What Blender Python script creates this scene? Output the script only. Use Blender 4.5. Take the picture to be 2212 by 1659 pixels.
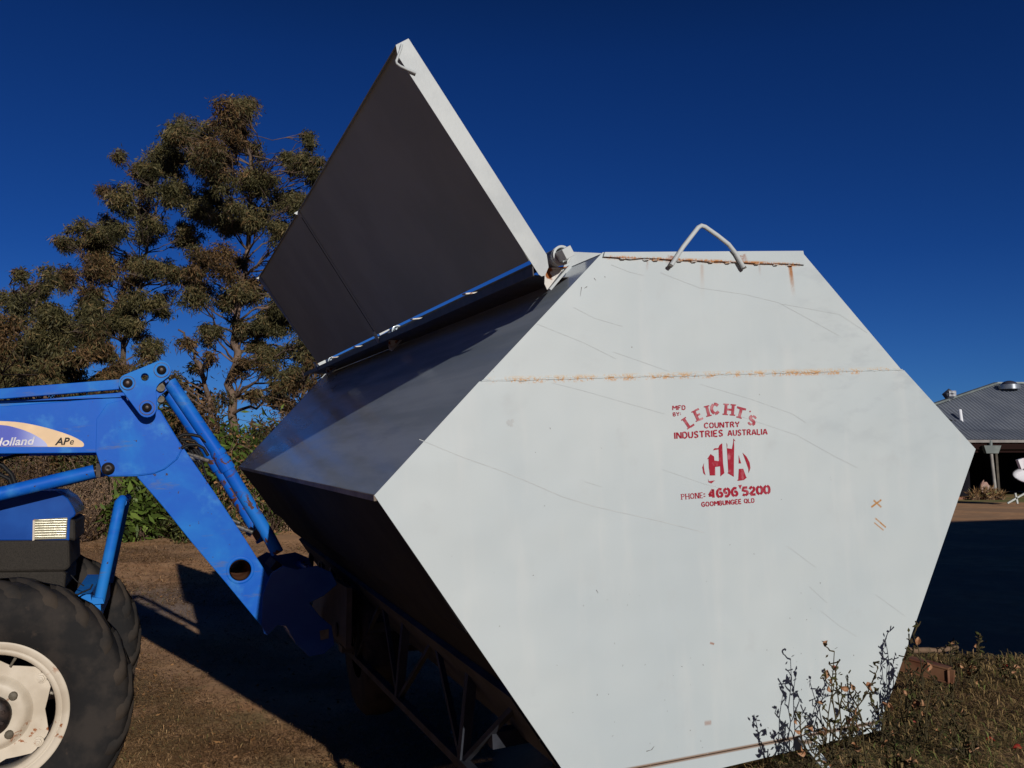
import bpy, math, random
import numpy as np
from mathutils import Matrix, Vector, Euler
S = bpy.context.scene
for o in list(bpy.data.objects): bpy.data.objects.remove(o)
C = S.collection
R_ = math.radians

# ------------------------------------------------------------------ camera
F = 1960.8; PW, PH = 2212.0, 1659.0
PITCH = math.atan(180.5 / F)
cd = bpy.data.cameras.new("camera"); cam = bpy.data.objects.new("camera", cd); C.objects.link(cam)
cam.location = (0, 0, 1.65); cam.rotation_euler = (math.pi/2 + PITCH, 0, 0)
cd.sensor_width = 36; cd.lens = 36 * F / PW; cd.clip_start = 0.05; cd.clip_end = 3000
S.camera = cam
# ------------------------------------------------------------------ sky and sun
SUNV = Vector((-1.29, 3.04, -1.0))          # travel direction of the sunlight
w = bpy.data.worlds.new("World"); S.world = w; w.use_nodes = True
nt = w.node_tree; bg = nt.nodes['Background']
sk = nt.nodes.new('ShaderNodeTexSky'); sk.sky_type = 'NISHITA'; sk.sun_disc = False
sk.sun_elevation = math.atan2(1.0, math.hypot(1.29, 3.04)); sk.sun_rotation = math.atan2(1.29, -3.04)
sk.altitude = 3000; sk.ozone_density = 6.0; sk.dust_density = 0.0; sk.air_density = 1.0
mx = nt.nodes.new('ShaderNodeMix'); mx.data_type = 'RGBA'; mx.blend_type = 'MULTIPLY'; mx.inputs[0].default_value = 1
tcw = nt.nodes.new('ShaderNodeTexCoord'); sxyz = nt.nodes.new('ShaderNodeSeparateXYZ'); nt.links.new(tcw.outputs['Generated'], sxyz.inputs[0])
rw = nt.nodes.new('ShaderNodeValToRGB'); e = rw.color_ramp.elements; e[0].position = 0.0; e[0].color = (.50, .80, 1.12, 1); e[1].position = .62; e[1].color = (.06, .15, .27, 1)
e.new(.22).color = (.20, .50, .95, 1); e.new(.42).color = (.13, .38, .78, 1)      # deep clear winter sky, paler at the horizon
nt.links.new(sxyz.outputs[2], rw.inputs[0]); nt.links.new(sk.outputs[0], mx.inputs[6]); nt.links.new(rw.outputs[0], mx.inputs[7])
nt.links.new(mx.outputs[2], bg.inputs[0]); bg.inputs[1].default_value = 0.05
sl = bpy.data.lights.new("sun", 'SUN'); sl.energy = 3.5; sl.angle = R_(.5); sl.color = (1, .955, .89)
so = bpy.data.objects.new("sun", sl); C.objects.link(so); so.location = (6, -14, 12)
so.rotation_euler = SUNV.to_track_quat('-Z', 'Y').to_euler()
S.view_settings.view_transform = 'Standard'; S.view_settings.look = 'None'
S.view_settings.exposure = 0; S.view_settings.gamma = 1
S.render.engine = 'CYCLES'; S.cycles.max_bounces = 6; S.cycles.diffuse_bounces = 2; S.cycles.glossy_bounces = 3

# ------------------------------------------------------------------ projection helpers (photo measurements -> places)
CAM = np.array([0, 0, 1.65])
def ray(u, v):
    x = (u - 1106) / F; y = (829.5 - v) / F
    return np.array([x, math.cos(PITCH) - y*math.sin(PITCH), math.sin(PITCH) + y*math.cos(PITCH)])
def at(u, v, Y):
    d = ray(u, v); return CAM + d * (Y / d[1])
def onz(u, v, z):
    d = ray(u, v); return CAM + d * ((z - 1.65) / d[2])
MB_R = (Matrix.Rotation(.366, 3, 'Z') @ Matrix.Rotation(.030, 3, 'X') @ Matrix.Rotation(-.066, 3, 'Y'))
BR_ = np.array(MB_R); BO = np.array([1.042, 4.605, 1.695])
def bl(u, v, yb=0.0):
    o = BR_.T @ (CAM - BO); d = BR_.T @ ray(u, v); return o + d * ((yb - o[1]) / d[1])
TR_ = np.array(Matrix.Rotation(.366, 3, 'Z'))
_c = onz(-25, 1551, .577); TO = np.array([_c[0], _c[1], 0.0])
def tl(u, v, yt=0.0):
    o = TR_.T @ (CAM - TO); d = TR_.T @ ray(u, v); return o + d * ((yt - o[1]) / d[1])
def smooth(a, b, x):
    t = np.clip((x - a) / (b - a), 0, 1); return t*t*(3 - 2*t)
def gz(x, y):
    x = np.asarray(x, float); y = np.asarray(y, float)
    yc = 4.75 - .14*x
    z = (.66 + .05*smooth(1.0, 1.7, x)) * smooth(-.15, .95, x) * (1 - smooth(yc, yc+1.5, y)) * smooth(-1.0, 1.0, y) * (1 - smooth(7, 12, x))
    return z + .012*np.sin(x*1.7 + 1.3*np.sin(y*.9))*np.cos(y*1.3) + .01*np.sin(x*.33+2)*np.sin(y*.27)

# ------------------------------------------------------------------ object helpers
def tag(o, label=None, cat=None, group=None, kind=None):
    if label: o['label'] = label
    if cat: o['category'] = cat
    if group: o['group'] = group
    if kind: o['kind'] = kind
    return o
def empty(name, loc=(0, 0, 0), rot=None):
    o = bpy.data.objects.new(name, None); C.objects.link(o); o.location = loc
    o.empty_display_size = .2
    if rot is not None: o.rotation_euler = rot
    return o
class MB:
    def __init__(s): s.v = []; s.f = []; s.m = []; s.sm = []
    def add(s, v, f, m=0, smooth=False):
        n = len(s.v); s.v += [tuple(map(float, p)) for p in v]
        for q in f: s.f.append([i + n for i in q]); s.m.append(m); s.sm.append(smooth)
    def box(s, c, size, rot=None, m=0):
        hx, hy, hz = size[0]/2, size[1]/2, size[2]/2
        P = [Vector((a*hx, b*hy, d*hz)) for a in (-1, 1) for b in (-1, 1) for d in (-1, 1)]
        if rot is not None: P = [rot @ p for p in P]
        P = [p + Vector(c) for p in P]
        s.add(P, [(0,1,3,2),(4,6,7,5),(0,4,5,1),(2,3,7,6),(0,2,6,4),(1,5,7,3)], m)
    def bar(s, a, b, wd, th, up=(0, 0, 1), m=0, ext=0):
        a = Vector(a); b = Vector(b); d = (b-a); L = d.length; d.normalize()
        u = Vector(up); sx = d.cross(u)
        if sx.length < 1e-3: sx = d.cross(Vector((0, 1, 0)))
        sx.normalize(); u = sx.cross(d)
        P = []
        for t in (a - d*ext, b + d*ext):
            for i, j in ((-1,-1),(1,-1),(1,1),(-1,1)): P.append(t + sx*i*wd/2 + u*j*th/2)
        s.add(P, [(0,1,2,3),(7,6,5,4),(0,4,5,1),(1,5,6,2),(2,6,7,3),(3,7,4,0)], m)
    def tube(s, pts, r, n=10, m=0, cap=True, smooth=True):
        pts = [Vector(p) for p in pts]
        rs = r if isinstance(r, (list, tuple)) else [r]*len(pts)
        P = []; prev = None
        for i, p in enumerate(pts):
            d = (pts[min(i+1, len(pts)-1)] - pts[max(i-1, 0)]).normalized()
            if prev is None:
                a = d.orthogonal().normalized()
            else:
                a = (prev - d*prev.dot(d)).normalized()
            prev = a; b = d.cross(a)
            for k in range(n):
                t = 2*math.pi*k/n; P.append(p + (a*math.cos(t) + b*math.sin(t))*rs[i])
        Fc = []
        for i in range(len(pts)-1):
            for k in range(n):
                Fc.append((i*n+k, i*n+(k+1) % n, (i+1)*n+(k+1) % n, (i+1)*n+k))
        s.add(P, Fc, m, smooth)
        if cap and n > 2:
            s.add([P[k] for k in range(n)], [list(range(n))[::-1]], m); q = (len(pts)-1)*n
            s.add([P[q+k] for k in range(n)], [list(range(n))], m)
    def lathe(s, prof, n=48, c=(0, 0, 0), m=0, smooth=True, closed=False):   # axis = y ; prof = (r, y)
        P = []
        for r, y in prof:
            for k in range(n):
                t = 2*math.pi*k/n; P.append((c[0]+r*math.cos(t), c[1]+y, c[2]+r*math.sin(t)))
        Fc = []; N = len(prof)
        for i in range(N if closed else N-1):
            for k in range(n):
                j = (i+1) % N
                Fc.append((i*n+k, i*n+(k+1) % n, j*n+(k+1) % n, j*n+k))
        s.add(P, Fc, m, smooth)
    def prism(s, poly, y0, y1, m=0):                                      # poly = (x, z), extruded along y
        n = len(poly)
        P = [(p[0], y0, p[1]) for p in poly] + [(p[0], y1, p[1]) for p in poly]
        s.add(P, [list(range(n)), list(range(2*n-1, n-1, -1))] + [(i, i+n, (i+1) % n+n, (i+1) % n) for i in range(n)], m)
    def build(s, name, mats, parent=None, bevel=0, sol=0):
        me = bpy.data.meshes.new(name); me.from_pydata(s.v, [], s.f)
        if not isinstance(mats, (list, tuple)): mats = [mats]
        for m in mats: me.materials.append(m)
        me.polygons.foreach_set('material_index', s.m); me.polygons.foreach_set('use_smooth', s.sm)
        me.update()
        o = bpy.data.objects.new(name, me); C.objects.link(o)
        if parent: o.parent = parent
        if sol:
            md = o.modifiers.new('t', 'SOLIDIFY'); md.thickness = sol; md.offset = 0
        if bevel:
            md = o.modifiers.new('b', 'BEVEL'); md.width = bevel; md.segments = 2; md.limit_method = 'ANGLE'; md.angle_limit = R_(40)
        return o
def curve_prism(outlines, y0, y1, bevel=0.0):
    cu = bpy.data.curves.new('tmp', 'CURVE'); cu.dimensions = '2D'; cu.fill_mode = 'BOTH'
    cu.extrude = (y1-y0)/2 - bevel; cu.bevel_depth = bevel; cu.bevel_resolution = 1; cu.offset = -bevel
    for ol in outlines:
        sp = cu.splines.new('POLY'); sp.points.add(len(ol)-1); sp.use_cyclic_u = True
        for i, p in enumerate(ol): sp.points[i].co = (p[0], p[1], 0, 1)
    return conv(cu, (y0+y1)/2)
def conv(cu, ymid):
    ob = bpy.data.objects.new('tmp', cu); C.objects.link(ob)
    dg = bpy.context.evaluated_depsgraph_get(); dg.update()
    me = bpy.data.meshes.new_from_object(ob.evaluated_get(dg))
    bpy.data.objects.remove(ob)
    v = np.array([tuple(x.co) for x in me.vertices]).reshape(-1, 3)
    nv = np.stack([v[:, 0], ymid - v[:, 2], v[:, 1]], 1)
    return nv, [list(p.vertices) for p in me.polygons]
def text_mesh(txt, a, b, height, y0, y1, italic=0, bold=0):              # baseline a->b in (x,z); width fitted to |b-a|
    cu = bpy.data.curves.new('tmp', 'FONT'); cu.body = txt; cu.shear = italic; cu.offset = bold
    cu.extrude = (y1-y0)/2; cu.resolution_u = 3
    v, f = conv(cu, (y0+y1)/2)
    wd = v[:, 0].max() - v[:, 0].min(); x = (v[:, 0]-v[:, 0].min())/wd; z = v[:, 2]/.69*height
    a = np.array(a); b = np.array(b); d = b-a; n = np.array([-d[1], d[0]])/np.linalg.norm(d)
    P = np.zeros_like(v); P[:, 0] = a[0]+d[0]*x+n[0]*z; P[:, 2] = a[1]+d[1]*x+n[1]*z; P[:, 1] = v[:, 1]
    return P, f

# ------------------------------------------------------------------ material helpers
class N:
    def __init__(s, name):
        s.m = bpy.data.materials.new(name); s.m.use_nodes = True; s.t = s.m.node_tree
        s.b = s.t.nodes['Principled BSDF']; s.tc = s.t.nodes.new('ShaderNodeTexCoord')
        s.P = s.tc.outputs['Object']
    def n(s, k, **kw):
        x = s.t.nodes.new(k)
        for a, b in kw.items(): setattr(x, a, b)
        return x
    def l(s, a, b): s.t.links.new(a, b)
    def noise(s, scale, detail=4, rough=.55, vec=None, dist=0):
        x = s.n('ShaderNodeTexNoise'); x.inputs['Scale'].default_value = scale; x.inputs['Detail'].default_value = detail
        x.inputs['Roughness'].default_value = rough; x.inputs['Distortion'].default_value = dist
        s.l(vec or s.P, x.inputs['Vector']); return x.outputs[0]
    def mapv(s, sc=(1,1,1), loc=(0,0,0), rot=(0,0,0), vec=None):
        x = s.n('ShaderNodeMapping'); x.inputs['Scale'].default_value = sc; x.inputs['Location'].default_value = loc
        x.inputs['Rotation'].default_value = rot; s.l(vec or s.P, x.inputs['Vector']); return x.outputs[0]
    def ramp(s, v, a, b, lo=0.0, hi=1.0):
        x = s.n('ShaderNodeMapRange'); x.interpolation_type = 'SMOOTHSTEP'
        for i, q in enumerate((a, b, lo, hi)): x.inputs[i+1].default_value = q
        s.l(v, x.inputs[0]); return x.outputs[0]
    def math(s, op, a, b=None):
        x = s.n('ShaderNodeMath', operation=op)
        for i, q in enumerate((a, b)):
            if q is None: continue
            if isinstance(q, (int, float)): x.inputs[i].default_value = q
            else: s.l(q, x.inputs[i])
        return x.outputs[0]
    def mix(s, f, a, b, mode='MIX'):
        x = s.n('ShaderNodeMix', data_type='RGBA', blend_type=mode)
        if isinstance(f, (int, float)): x.inputs[0].default_value = f
        else: s.l(f, x.inputs[0])
        for i, q in ((6, a), (7, b)):
            if isinstance(q, tuple): x.inputs[i].default_value = (*q, 1)
            else: s.l(q, x.inputs[i])
        return x.outputs[2]
    def sep(s):
        x = s.n('ShaderNodeSeparateXYZ'); s.l(s.P, x.inputs[0]); return x.outputs
    def bump(s, h, strength=.3, dist=.01):
        x = s.n('ShaderNodeBump'); x.inputs['Strength'].default_value = strength; x.inputs['Distance'].default_value = dist
        s.l(h, x.inputs['Height']); s.l(x.outputs[0], s.b.inputs['Normal'])
    def col(s, c):
        if isinstance(c, tuple): s.b.inputs['Base Color'].default_value = (*c, 1)
        else: s.l(c, s.b.inputs['Base Color'])
    def set(s, rough=.5, metal=0.0, spec=.5):
        if isinstance(rough, (int, float)): s.b.inputs['Roughness'].default_value = rough
        else: s.l(rough, s.b.inputs['Roughness'])
        s.b.inputs['Metallic'].default_value = metal; s.b.inputs['Specular IOR Level'].default_value = spec
        return s.m
def simple(name, c, c2=None, scale=8, rough=.5, metal=0, spec=.18, bump=0, bscale=60, bdist=.004, lo=.35, hi=.65):
    m = N(name)
    if c2: m.col(m.mix(m.ramp(m.noise(scale), lo, hi), c, c2))
    else: m.col(c)
    if bump: m.bump(m.noise(bscale), bump, bdist)
    return m.set(rough, metal, spec)

RUST = (.27, .085, .02)
def segmask(m, p0, p1, w0, fade=False):
    """1 inside a soft wobbly band along p0->p1 (x,z of object space)."""
    dx, dz = p1[0]-p0[0], p1[1]-p0[1]; L = math.hypot(dx, dz); X, Y, Z = m.xyz
    ax = m.math('SUBTRACT', X, p0[0]); az = m.math('SUBTRACT', Z, p0[1])
    al = m.math('ADD', m.math('MULTIPLY', ax, dx/L), m.math('MULTIPLY', az, dz/L))
    pe = m.math('ABSOLUTE', m.math('ADD', m.math('MULTIPLY', ax, -dz/L), m.math('MULTIPLY', az, dx/L)))
    al2 = m.math('ABSOLUTE', m.math('SUBTRACT', al, L/2))
    inl = m.ramp(al2, L/2, L/2*.93-.002, 0, 1)
    if fade: inl = m.math('MULTIPLY', m.ramp(al, L, L*.1, 0, 1), m.ramp(al, -.006, .001, 0, 1))
    return m.math('MULTIPLY', inl, m.ramp(pe, w0, w0*.25, 0, 1)), al, L
def bin_paint():
    m = N('white_bin_paint'); m.xyz = m.sep()
    n1 = m.noise(1.1, 3); n2 = m.noise(5, 5, .6)
    base = m.mix(m.ramp(n1, .3, .7), (.49, .537, .55), (.445, .50, .525))
    base = m.mix(m.ramp(n2, .56, .8, 0, .6), base, (.43, .465, .48))
    # cloudy rub marks running down the sheet
    st = m.noise(1, 5, .55, m.mapv((7, 1, 1.3)))
    base = m.mix(m.ramp(st, .5, .75, 0, .4), base, (.54, .57, .575))
    # broad grey smears in the upper right
    s1 = m.noise(3, 5, .6, m.mapv((1.2, 1, 3.2), rot=(0, -.7, 0)))
    bx = m.math('MULTIPLY', m.ramp(m.xyz[0], .25, .9), m.ramp(m.xyz[2], -.3, .4))
    base = m.mix(m.math('MULTIPLY', m.math('MULTIPLY', bx, m.ramp(s1, .48, .66)), .42), base, (.35, .39, .42))
    # fine specks
    v = m.n('ShaderNodeTexVoronoi'); v.inputs['Scale'].default_value = 9; m.l(m.P, v.inputs['Vector'])
    sp = m.math('MULTIPLY', m.ramp(v.outputs['Distance'], .045, .02), m.ramp(m.noise(2.1, 2), .5, .62))
    base = m.mix(sp, base, (.2, .19, .18))
    v = m.n('ShaderNodeTexVoronoi'); v.inputs['Scale'].default_value = 4; m.l(m.mapv(loc=(.37, 0, .21)), v.inputs['Vector'])
    low = m.ramp(m.xyz[2], -.5, -1.2)
    sp = m.math('MULTIPLY', m.ramp(v.outputs['Distance'], .075, .03), low)
    base = m.mix(m.math('MULTIPLY', sp, m.ramp(m.noise(70, 3), .42, .55)), base, (.30, .26, .24))
    # rust along the seam, the top lap and the bottom fold
    fine = m.noise(75, 6, .75); f2 = m.noise(9, 3)
    def rust(p0, p1, wd, lo, hi, k=1.0, c=RUST, fade=False):
        nonlocal base
        g, al, L = segmask(m, p0, p1, wd, fade)
        q = m.math('MULTIPLY', m.math('MULTIPLY', g, m.ramp(m.math('ADD', m.math('MULTIPLY', fine, .6), m.math('MULTIPLY', f2, .4)), lo, hi)), k)
        base = m.mix(q, base, c)
    rust(SEAM[0], SEAM[1], .020, .50, .57, .85, (.50, .25, .08))
    rust((SEAM[0][0], SEAM[0][1]+.012), (SEAM[1][0], SEAM[1][1]+.012), .014, .46, .54, .4, (.55, .38, .20))
    rust(LAP[0], LAP[1], .013, .46, .56, 1, (.46, .21, .06)); rust(LAP[0], LAP[1], .004, .38, .5, .8)
    rust((FOLD[0][0], FOLD[0][1]), (FOLD[1][0], FOLD[1][1]), .012, .30, .4, .9, (.22, .13, .08))
    for (u0, v0), (u1, v1), wd, k in [((1706, 573), (1715, 642), .016, .9), ((1707, 573), (1713, 610), .010, 1), ((1516, 572), (1517, 620), .012, .22),
                                      ((1449, 555), (1447, 577), .035, .8), ((1600, 552), (1607, 577), .03, .7), ((1398, 566), (1397, 590), .01, .3), ((1640, 573), (1642, 600), .01, .25),
                                      ((1880, 1096), (1903, 1079), .008, 1), ((1885, 1080), (1903, 1096), .008, .9), ((1888, 1118), (1913, 1140), .007, 1), ((1886, 1128), (1908, 1146), .006, .8),
                                      ((1520, 1562), (1536, 1560), .016, .5), ((1532, 1388), (1542, 1391), .008, .7)]:
        a = bl(u0, v0); b = bl(u1, v1); rust((a[0], a[2]), (b[0], b[2]), wd, .38, .5, k, (.40, .19, .05) if u0 > 1870 else RUST, fade=(v1-v0 > 20 and u1-u0 < 15))
    for (u0, v0), (u1, v1), wd, k in [((1706, 574), (1716, 650), .02, .35), ((1516, 574), (1518, 660), .02, .12)]:
        a = bl(u0, v0); b = bl(u1, v1); g, _, _ = segmask(m, (a[0], a[2]), (b[0], b[2]), wd, True)
        base = m.mix(m.math('MULTIPLY', g, k), base, (.45, .24, .1))
    m.col(base); m.bump(m.noise(1.6, 2), .6, .03)
    return m.set(m.ramp(n2, .3, .7, .42, .55), 0, .35)

def lz(a): return (float(a[0]), float(a[2]))
SEAM = [lz(bl(1040, 824)), lz(bl(1948, 800))]
LAP = [lz(bl(1301, 556)), lz(bl(1733, 573))]
FOLD = [lz(bl(1230, 1685)), lz(bl(1903, 1557))]
M = {}
M['bin'] = bin_paint()
m = N('slate_sheet'); n = m.noise(1, 5, .6, m.mapv((6, .35, 1.5))); n2 = m.noise(1, 4, .6, m.mapv((1.5, .8, 9)))
c = m.mix(m.ramp(n, .35, .65), (.42, .49, .56), (.52, .58, .64)); c = m.mix(m.ramp(n2, .5, .7, 0, .5), c, (.33, .39, .45))
m.col(c); M['galv'] = m.set(m.ramp(n, .35, .65, .10, .2), .1, .28)
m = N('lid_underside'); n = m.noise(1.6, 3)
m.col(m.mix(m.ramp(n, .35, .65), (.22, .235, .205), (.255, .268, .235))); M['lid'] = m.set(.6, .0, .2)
M['under'] = simple('shade_dark_underside', (.010, .010, .012), (.018, .017, .017), 3, .8, spec=.08)  # near-black base colour carries the shade on the bin's underside
M['white'] = simple('white_steel', (.50, .53, .535), (.44, .47, .48), 6, .4, bump=.1)
M['rustwhite'] = simple('rusty_white_steel', (.62, .6, .56), RUST, 22, .6, lo=.5, hi=.6)
M['dark'] = simple('dark_steel', (.045, .042, .045), (.07, .06, .06), 9, .55, spec=.25)
M['frame'] = simple('shade_dark_undercarriage', (.035, .038, .05), (.018, .02, .026), 5, .6, spec=.12)  # frame colour darkened to stand in for the shade beneath the bin
M['stencil'] = simple('red_stencil_paint', (.30, .012, .03), (.42, .12, .15), 26, .6, lo=.5, hi=.75)
M['stencil2'] = simple('faded_red_stencil_paint', (.33, .05, .07), (.52, .26, .28), 18, .65, lo=.45, hi=.7)
M['scratch'] = simple('scratch_grey', (.435, .46, .47), (.49, .52, .525), 12, .6)
M['foldedge'] = simple('grimy_folded_edge', (.16, .12, .09), (.28, .25, .22), 3, .6)
m = N('loader_blue'); a = m.noise(1.4, 5, .6, dist=.6); b = m.noise(7, 5, .6)
c = m.mix(m.ramp(a, .42, .62), (.004, .095, .48), (.016, .18, .56)); c = m.mix(m.ramp(b, .55, .75, 0, .55), c, (.05, .25, .58))
c = m.mix(m.ramp(m.noise(30, 4), .68, .71), c, (.05, .03, .03)); c = m.mix(m.math('MULTIPLY', m.ramp(m.noise(1, 5, .7, m.mapv((3, 3, 14))), .58, .7), .5), c, (.12, .13, .16))
m.col(c); m.bump(m.noise(40), .08, .003); M['blue'] = m.set(m.ramp(a, .3, .7, .42, .6), 0, .12)
m = N('chipped_blue'); a = m.noise(17, 6, .62, m.mapv((1, 1, 1)), .5); b = m.noise(3, 3)
c = m.mix(m.ramp(b, .4, .65), (.003, .085, .47), (.012, .15, .54))
q = m.math('MULTIPLY', m.math('MULTIPLY', m.ramp(a, .545, .56), m.ramp(m.noise(4, 2), .42, .5)), 1); c = m.mix(q, c, (.085, .035, .025))
m.col(c); M['chip'] = m.set(.55, 0, .12)
m = N('hood_blue'); m.col(m.mix(m.ramp(m.noise(3), .4, .6), (.004, .05, .26), (.008, .07, .32))); M['hood'] = m.set(.22, 0, .35)
M['black'] = simple('black_plastic', (.018, .016, .015), (.03, .026, .022), 12, .6, spec=.15, bump=.3, bscale=200, bdist=.002)
M['hose'] = simple('black_rubber_hose', (.012, .012, .013), None, rough=.5, spec=.12)
M['pin'] = simple('greasy_pin', (.02, .018, .018), (.05, .035, .03), 30, .4, .5)
M['chrome'] = simple('dull_chrome', (.42, .40, .36), (.25, .22, .18), 60, .35, .8)
m = N('tyre_rubber'); a = m.noise(5, 5, .6); b = m.noise(26, 4)
c = m.mix(m.ramp(a, .4, .62), (.016, .0155, .016), (.034, .029, .026)); c = m.mix(m.ramp(b, .62, .8, 0, .6), c, (.06, .045, .035))
m.col(c); m.bump(m.noise(50, 4), .25, .003); M['tyre'] = m.set(.8, 0, .12)
M['lug'] = simple('worn_dusty_tread', (.026, .024, .023), (.055, .043, .034), 5, .85, spec=.1, bump=.3, bscale=40)
m = N('cream_rim'); a = m.noise(4, 4); b = m.noise(26, 5, .7); d = m.noise(5, 2)
c = m.mix(m.ramp(a, .4, .65), (.58, .51, .41), (.46, .39, .30))
c = m.mix(m.math('MULTIPLY', m.ramp(b, .56, .62), m.ramp(d, .5, .6)), c, RUST); m.col(c); M['cream'] = m.set(.5, 0, .4)
M['rimdark'] = simple('dirty_steel', (.10, .085, .06), (.16, .14, .11), 40, .6)
m = N('headlight_glass'); wv = m.n('ShaderNodeTexWave'); wv.bands_direction = 'Z'; wv.inputs['Scale'].default_value = 26; wv.inputs['Distortion'].default_value = .6; m.l(m.P, wv.inputs[0])
wv2 = m.n('ShaderNodeTexWave'); wv2.bands_direction = 'X'; wv2.inputs['Scale'].default_value = 40; m.l(m.P, wv2.inputs[0])
c = m.mix(m.ramp(wv.outputs['Fac'], .3, .8), (.40, .37, .25), (.50, .47, .36)); c = m.mix(m.ramp(wv2.outputs['Fac'], .5, 1, 0, .5), c, (.25, .22, .12))
m.col(c); m.bump(wv.outputs['Fac'], .5, .004); M['lamp'] = m.set(.18, .3, .6)
M['cream_dec'] = simple('cream_decal', (.78, .56, .34), (.70, .5, .31), 14, .45)
m = N('violet_decal'); X = m.sep()
M['vio_n'] = m
M['white_let'] = simple('white_lettering', (.75, .72, .75), (.5, .5, .56), 40, .5)
M['black_let'] = simple('black_lettering', (.012, .01, .01), None, rough=.5)
M['speck'] = simple('dark_specks', (.12, .11, .10), None, rough=.7)
M['brown'] = simple('brown_primer_steel', (.13, .05, .028), (.20, .10, .055), 9, .6)
M['cardb'] = simple('weathered_timber', (.20, .13, .085), (.12, .08, .05), 14, .85)

# ------------------------------------------------------------------ ground
def ground():
    m = N('dirt_ground'); X = m.sep()
    a = m.noise(.35, 4, .6); b = m.noise(2.6, 6, .65); c_ = m.noise(24, 5, .7); d = m.noise(110, 3, .7)
    base = m.mix(m.ramp(b, .35, .65), (.54, .29, .145), (.70, .41, .215))
    base = m.mix(m.ramp(a, .42, .62, 0, .8), base, (.40, .25, .15))
    # stony grey gravel strip about ten metres off
    gy = m.math('MULTIPLY', m.ramp(m.math('ABSOLUTE', m.math('SUBTRACT', m.math('ADD', X[1], m.math('MULTIPLY', X[0], .12)), 10.8)), 2.4, .6), m.ramp(X[0], 1.5, -1))
    base = m.mix(m.math('MULTIPLY', gy, .75), base, (.33, .27, .24))
    base = m.mix(m.math('MULTIPLY', gy, m.ramp(c_, .6, .68)), base, (.55, .46, .4))
    # dry olive turf patches
    gr = m.math('MULTIPLY', m.ramp(m.noise(1.1, 4), .46, .6), m.ramp(m.math('ABSOLUTE', m.math('SUBTRACT', X[1], 5.0)), 3.6, 1.8))
    base = m.mix(m.math('MULTIPLY', gr, .7), base, (.20, .165, .07))
    # green verge in front of the shed and pale road
    rd = m.math('MULTIPLY', m.ramp(X[0], 10, 14), m.ramp(m.math('ABSOLUTE', m.math('SUBTRACT', X[1], 44)), 4.0, 2.5))
    base = m.mix(m.math('MULTIPLY', m.math('MULTIPLY', m.ramp(X[1], 42.5, 44.5), m.ramp(X[0], 10, 14)), m.ramp(m.noise(.9, 5), .3, .55)), base, (.20, .21, .08))
    base = m.mix(m.ramp(c_, .45, .7, 0, .4), base, m.mix(.4, base, (.08, .05, .03)))
    base = m.mix(m.ramp(d, .62, .8, 0, .6), base, (.45, .33, .2))
    m.col(base); h = m.math('ADD', m.math('MULTIPLY', b, .5), m.math('MULTIPLY', c_, .5)); m.bump(h, .22, .03)
    mt = m.set(.95, 0, .1)
    xs = np.concatenate([[-400, -120, -50, -25], np.arange(-16, 12.01, .25), [16, 22, 30, 45, 70, 140, 400]])
    ys = np.concatenate([[-60, -15, -4], np.arange(0, 24.01, .25), [28, 34, 42, 50, 60, 90, 160, 500, 1600]])
    g = MB(); nx, ny = len(xs), len(ys)
    V = [(x, y, float(gz(x, y))) for y in ys for x in xs]
    Fc = [(j*nx+i, j*nx+i+1, (j+1)*nx+i+1, (j+1)*nx+i) for j in range(ny-1) for i in range(nx-1)]
    g.add(V, Fc, 0, True); o = g.build('ground', mt); tag(o, kind='structure')
ground()

# ------------------------------------------------------------------ leaf / blade clouds
def quads_obj(name, P, rnd, mats, parent=None):
    """P: (n,4,3)"""
    n = len(P); me = bpy.data.meshes.new(name)
    me.vertices.add(n*4); me.vertices.foreach_set('co', P.reshape(-1).astype(np.float32))
    me.loops.add(n*4); me.loops.foreach_set('vertex_index', np.arange(n*4, dtype=np.int32))
    me.polygons.add(n); me.polygons.foreach_set('loop_start', np.arange(0, n*4, 4, dtype=np.int32))
    a = me.attributes.new('rnd', 'FLOAT', 'POINT'); a.data.foreach_set('value', np.repeat(rnd, 4).astype(np.float32))
    for m_ in (mats if isinstance(mats, list) else [mats]): me.materials.append(m_)
    me.update(calc_edges=True); me.validate()
    o = bpy.data.objects.new(name, me); C.objects.link(o)
    if parent: o.parent = parent
    return o
def leafmat(name, cols, rough=.55, trans=.0):
    m = N(name); at_ = m.n('ShaderNodeAttribute', attribute_name='rnd')
    cr = m.n('ShaderNodeValToRGB'); e = cr.color_ramp.elements
    while len(e) < len(cols): e.new(.5)
    for i, (p, c) in enumerate(cols): e[i].position = p; e[i].color = (*c, 1)
    m.l(at_.outputs['Fac'], cr.inputs[0]); m.col(cr.outputs[0])
    return m.set(rough, 0, .15)
def leaves(rng, cen, L, W, droop=.6, lr=.35):
    n = len(cen)
    d = rng.normal(size=(n, 3)); d /= np.linalg.norm(d, axis=1)[:, None]; d[:, 2] -= droop*1.6; d /= np.linalg.norm(d, axis=1)[:, None]
    s = np.cross(d, rng.normal(size=(n, 3))); s /= np.linalg.norm(s, axis=1)[:, None]+1e-9
    l = L*(1+lr*rng.normal(size=n)).clip(.4, 1.8); wv = W*(1+.25*rng.normal(size=n)).clip(.5, 1.6)
    bend = np.cross(d, s)*(l*.12)[:, None]
    a = cen; b = cen+d*(l*.45)[:, None]+s*wv[:, None]/2+bend; c = cen+d*l[:, None]; e = cen+d*(l*.45)[:, None]-s*wv[:, None]/2+bend
    return np.stack([a, b, c, e], 1)
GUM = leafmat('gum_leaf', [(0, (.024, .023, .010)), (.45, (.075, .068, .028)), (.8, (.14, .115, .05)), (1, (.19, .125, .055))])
GUMB = leafmat('brown_gum_leaf', [(0, (.03, .019, .010)), (.5, (.105, .062, .028)), (1, (.20, .115, .05))])
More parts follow.
